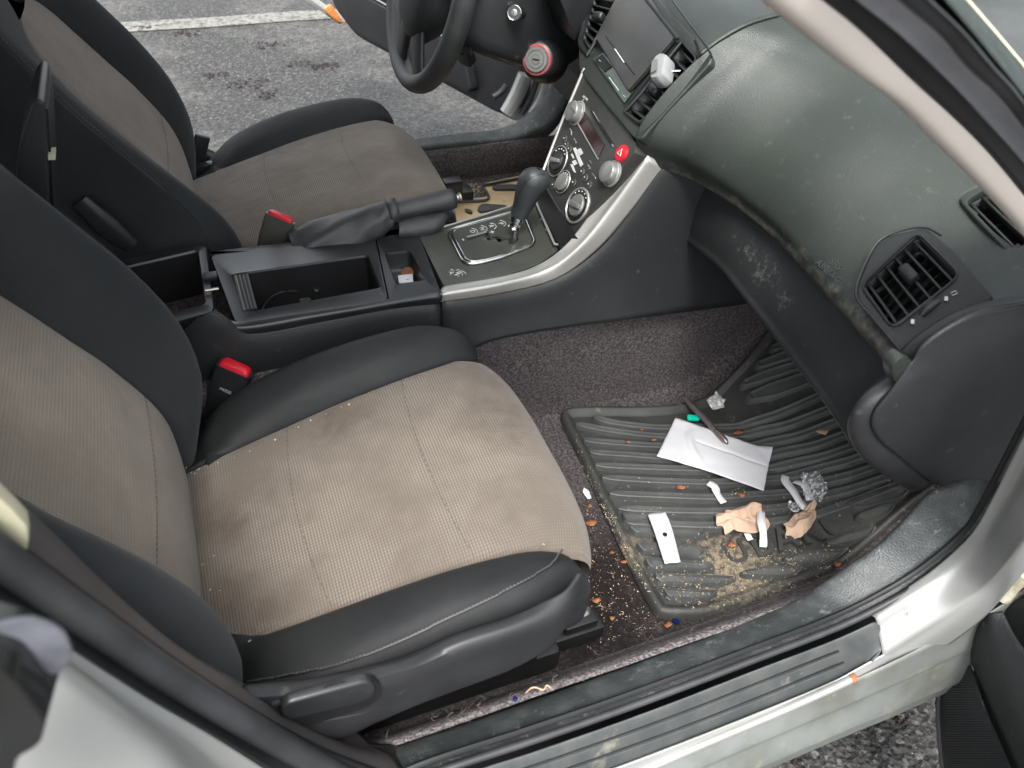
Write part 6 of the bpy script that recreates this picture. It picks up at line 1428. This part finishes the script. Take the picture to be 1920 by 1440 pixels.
# blue bits
o = MB().lathe(HM(1266, 1168, .004), (.4, .2, 1), [(.002, 0), (.005, .001), (.005, .005), (.002, .006)], 10).build('plastic_bead', mt['blue'], None, origin='base'); tag(o, 'tiny blue plastic bead tucked under the near corner of the mat', 'bead')
h = on(966, 1312, .001)
o = MB().box(h, (.006, .005, .003), Matrix.Rotation(.6, 3, 'Z')).build('plastic_bit', mt['blue'], None, bevel=.001, origin='base'); tag(o, 'tiny blue plastic bit on the carpet beside the sill trim', 'plastic bit')
h1 = [on(*p, .002) for p in [(987, 1302), (996, 1294), (1006, 1292), (1018, 1295), (1026, 1288), (1034, 1292)]]
o = MB().tube(h1, .0011, 6, sub=4).build('straw_twist', mt['crumb'], None, origin='base'); tag(o, 'pale yellow twisted thread on the sill carpet beside the blue bit', 'thread')
h = [on(*p, .002) for p in [(1412, 1160), (1425, 1150), (1440, 1146), (1450, 1145), (1430, 1156)]]
# stuff: crumbs, straw, lint
def strew(name, m, n, sampler, size, bv, straw=.25, lift=.0012):
    mb = MB()
    for _ in range(n):
        px_, py_ = sampler(); hh, nn__ = HB(px_, py_, bv, lift)
        if hh is None: continue
        r = size * R_.uniform(.4, 1.3)
        if R_.random() < straw:
            a_ = R_.uniform(0, 6.3); t_ = V((cos(a_), sin(a_), R_.uniform(-.1, .2))) * r * R_.uniform(2, 5); mb.tube([hh - t_ * .5, hh + t_ * .5], r * .22, 3, cap=False)
        else:
            vs = [hh + V((R_.uniform(-1, 1), R_.uniform(-1, 1), R_.uniform(0, 1))) * r for _k in range(4)]; mb.add(vs, [(0, 1, 2), (0, 2, 3), (0, 3, 1), (1, 3, 2)])
    return tag(mb.build(name, m, None, sharp=5), kind='stuff')
def inpoly(P):
    xs = [p[0] for p in P]; ys = [p[1] for p in P]
    def f():
        while True:
            x, y = R_.uniform(min(xs), max(xs)), R_.uniform(min(ys), max(ys)); c_ = False; j = len(P) - 1
            for i in range(len(P)):
                if (P[i][1] > y) != (P[j][1] > y) and x < (P[j][0] - P[i][0]) * (y - P[i][1]) / (P[j][1] - P[i][1]) + P[i][0]: c_ = not c_
                j = i
            if c_: return x, y
    return f
flo = inpoly([(1075, 900), (1100, 930), (1225, 1165), (1260, 1180), (1180, 1200), (1090, 1225), (1085, 1100), (1095, 1000)])
pale = mat('pale_crumbs', (.62, .55, .40), .9, c2=(.45, .32, .17), vs=300, vlo=.45, vhi=.55)
strew('crumbs', pale, 420, flo, .0012, mbv2)
strew('crumbs', mt['leaf'], 45, flo, .0017, mbv2, straw=.1)
strew('crumbs', pale, 160, inpoly([(876, 345), (903, 345), (912, 366), (880, 372)]), .0022, bvh_of(fl, sc0))
strew('mat_grit', pale, 700, inpoly([(1320, 1030), (1400, 1020), (1600, 1020), (1580, 1070), (1440, 1120), (1300, 1145), (1240, 1120), (1200, 1060), (1290, 1060)]), .0013, mbv2)
strew('mat_grit', pale, 240, inpoly([(1075, 800), (1100, 860), (1160, 985), (1230, 1130), (1200, 1090), (1140, 980), (1085, 860)]), .0013, mbv2)
strew('mat_grit', pale, 330, inpoly([(1140, 900), (1640, 820), (1700, 920), (1600, 1000), (1200, 1050)]), .0012, mbv2)
# lint on the sill carpet
mb = MB(); fs = inpoly([(690, 1398), (800, 1345), (960, 1275), (1090, 1235), (1300, 1175), (1480, 1105), (1500, 1118), (1300, 1200), (1100, 1270), (900, 1343), (750, 1395)])
for _ in range(80):
    h, n_ = HB(*fs(), fbvh, .002)
    if h is None: continue
    a_ = R_.uniform(0, 6.3); r = R_.uniform(.003, .014); cvt = R_.uniform(-1.5, 1.5); pts = []
    for k in range(5):
        t = k / 4 - .5; pts.append(h + V((cos(a_ + cvt * t) * t * r, sin(a_ + cvt * t) * t * r, .001 + .002 * R_.random())))
    mb.tube(pts, .00014, 3, cap=False)
for _ in range(150):
    h, n_ = HB(*inpoly([(870, 620), (1420, 560), (1430, 620), (1330, 740), (1060, 760), (960, 700)])(), fbvh, .002)
    if h is None: continue
    a_ = R_.uniform(0, 6.3); r = R_.uniform(.002, .009); t_ = V((cos(a_), sin(a_), .1)) * r
    mb.tube([h, h + t_ * .5 + V((0, 0, .0008)), h + t_], .0002, 3, cap=False)
tag(mb.build('lint', mt['hair'], None, sharp=80), kind='stuff')
# specks on the seat and along its seam
sbv2 = None
sc_bits = MB()
for px_, py_ in [(640, 767), (612, 780), (583, 793), (560, 806), (518, 828), (470, 850), (440, 862), (410, 872), (398, 877), (375, 884), (360, 890), (367, 892), (470, 1208), (396, 1110), (413, 1111), (380, 1063), (403, 1046), (1019, 1026), (655, 763), (352, 880)]:
    h = H(px_, py_, z=tab([(350, .240), (550, .272), (760, .304), (1100, .31)], px_)) + V((0, 0, .004)); r = R_.uniform(.001, .0026)
    vs = [h + V((R_.uniform(-1, 1), R_.uniform(-1, 1), R_.uniform(-.3, 1))) * r for _k in range(5)]; sc_bits.add(vs, [(0, 1, 2), (0, 2, 3), (0, 3, 4), (0, 4, 1), (1, 2, 3)])
tag(sc_bits.build('seat_crumbs', pale, None, sharp=5), kind='stuff')

# things in the console
c = H(764, 512, z=.300)
o = MB().lathe(c + V((0, 0, .0)), (-.3, -.4, .9), [(.0105, 0), (.0105, .0016), (.009, .0018)], 28).build('coin', mt['coin'], None, sharp=35, origin='base'); tag(o, 'copper coin standing in the small console tray behind the white box', 'coin')
P = [H(*p, z=.306) for p in [(746, 516), (774, 513), (775, 528), (748, 530)]]
bx_ = MB().prism(P, (0, 0, -.010)).build('small_box', mt['white'], None, bevel=.001, origin='base'); tag(bx_, 'tiny white box with a blue mark in the small console tray', 'box')
c = H(764, 524, z=.3065) - bx_.location; MB().box(c, (.004, .002, .0006)).build('blue_mark', mat('blue_ink', (.10, .25, .45), .5, c2=(.15, .3, .5), vs=60), bx_)
kp_ = H(575, 560, z=.262); kb_ = MB(); kb_.box(kp_, (.026, .012, .010), Matrix.Rotation(.2, 3, 'Z'))
o = kb_.build('adapter_plug', mat('dull_grey_plastic', (.07, .07, .065), .4, c2=(.1, .1, .09), vs=60), None, bevel=.002, origin='base'); tag(o, 'small dark plug lying in the long open console tray', 'plug')
MB().lathe(H(590, 556, z=.268) - o.location, (.3, 0, 1), [(.006, 0), (.006, .014), (.004, .016)], 16).build('plug_tip', mt['smooth'], o)
# clip-on holder on the centre vent
q0 = HP(1243, 134, pO + pn * .022, pn); e1 = V((0, -1, 0)); rows = []
vx = (HP(1250, 100, pO + pn * .022, pn) - HP(1240, 165, pO + pn * .022, pn)).normalized(); vy = vx.cross(pn).normalized()
for h, k in ((-.012, .9), (-.008, 1), (.010, 1), (.015, .86), (.0155, .5)):
    rows.append(rounded([q0 + pn * h + (vx * a_ + vy * b_) * k * .9 for a_, b_ in ((.024, -.007), (.026, .003), (.017, .0135), (-.020, .0135), (-.026, .003), (-.022, -.011), (0, -.013), (.016, -.012))], .0025, 3))
mb = MB(); mb.grid(rows, closed=True); oo = len(mb.v); mb.v += rows[-1]; mb.f.append(tuple(range(oo, oo + len(rows[-1])))); mb.v += rows[0]; mb.f.append(tuple(range(oo + len(rows[-1]), oo + 2 * len(rows[-1])))[::-1])
cl_ = mb.build('vent_clip', mat('pale_grey_plastic', (.22, .225, .225), .3, c2=(.25, .255, .255), vs=60), None, sharp=24, origin='base'); tag(cl_, 'pale grey clip-on freshener fixed to the centre dashboard vent', 'air freshener')
MB().prism(rounded([q0 - cl_.location + pn * .0185 + vx * a_ + vy * b_ for a_, b_ in ((.008, -.007), (.008, .002), (-.012, .004), (-.014, -.006))], .002, 3), pn * .0012).build('face_plate', mt['knob'], cl_)
MB().tube([q0 - cl_.location + vy * .008 + pn * -.004, q0 - cl_.location + vy * .022 + pn * -.012], .0016, 8).build('clip_pin', mt['chrome'], cl_)

# wet litter clumps on the asphalt
clumps = [(275, 50, .09, .03, 'dark wet leaf litter lying on the white parking line'), (350, 62, .08, .05, 'small leaf litter clump just below the white line, behind the seat top'), (505, 85, .10, .06, 'dark litter clump below the middle of the white line'),
 (447, 157, .07, .05, 'dark litter clump left of the largest one beyond the driver seat'), (490, 160, .11, .10, 'largest dark litter clump on the asphalt beyond the driver seat'), (560, 118, .08, .05, 'faint litter clump right of centre on the asphalt'),
 (590, 124, .06, .04, 'small litter clump, middle of three in a row towards the steering wheel'), (617, 122, .06, .04, 'small litter clump nearest the door end on the asphalt'), (405, 140, .08, .03, 'flat litter clump nearest the driver seatback'), (500, 178, .04, .04, 'little litter speck just below the largest clump')]
clumps += [(1633, 1368, .030, .05, 'dark litter clump on the asphalt below the passenger sill'), (1693, 1353, .018, .022, 'smaller dark litter clump nearest the open passenger door'), (1480, 1420, .012, .012, 'tiny dark litter speck at the bottom edge under the sill')]
for px_, py_, rx_, ry_, lb in clumps:
    c = H(px_, py_, z=GZ + .003); mb = MB()
    for _ in range(int(26 if rx_ > .03 else 34)):
        a_ = R_.uniform(0, 6.3); q = R_.random() ** .7; h = c + V((cos(a_) * rx_ * q * .75, sin(a_) * ry_ * q, 0)); r = R_.uniform(.003, .011) * (1 if rx_ > .035 else .42)
        b_ = R_.uniform(0, 6.3); vs = [h + V((cos(b_ + k) * r * R_.uniform(.5, 1.2), sin(b_ + k) * r * R_.uniform(.5, 1.2), R_.uniform(0, .35) * r)) for k in (0, 1.3, 2.6, 3.9, 5.1)] + [h + V((0, 0, .5 * r))]
        mb.add(vs, [(5, 0, 1), (5, 1, 2), (5, 2, 3), (5, 3, 4), (5, 4, 0)])
    o = mb.build('leaf_litter', mt['clump'], None, sharp=20, origin='base', solid=.001); tag(o, lb, 'leaf litter', 'clumps of wet leaf litter on the asphalt')
bpy.context.view_layer.update()
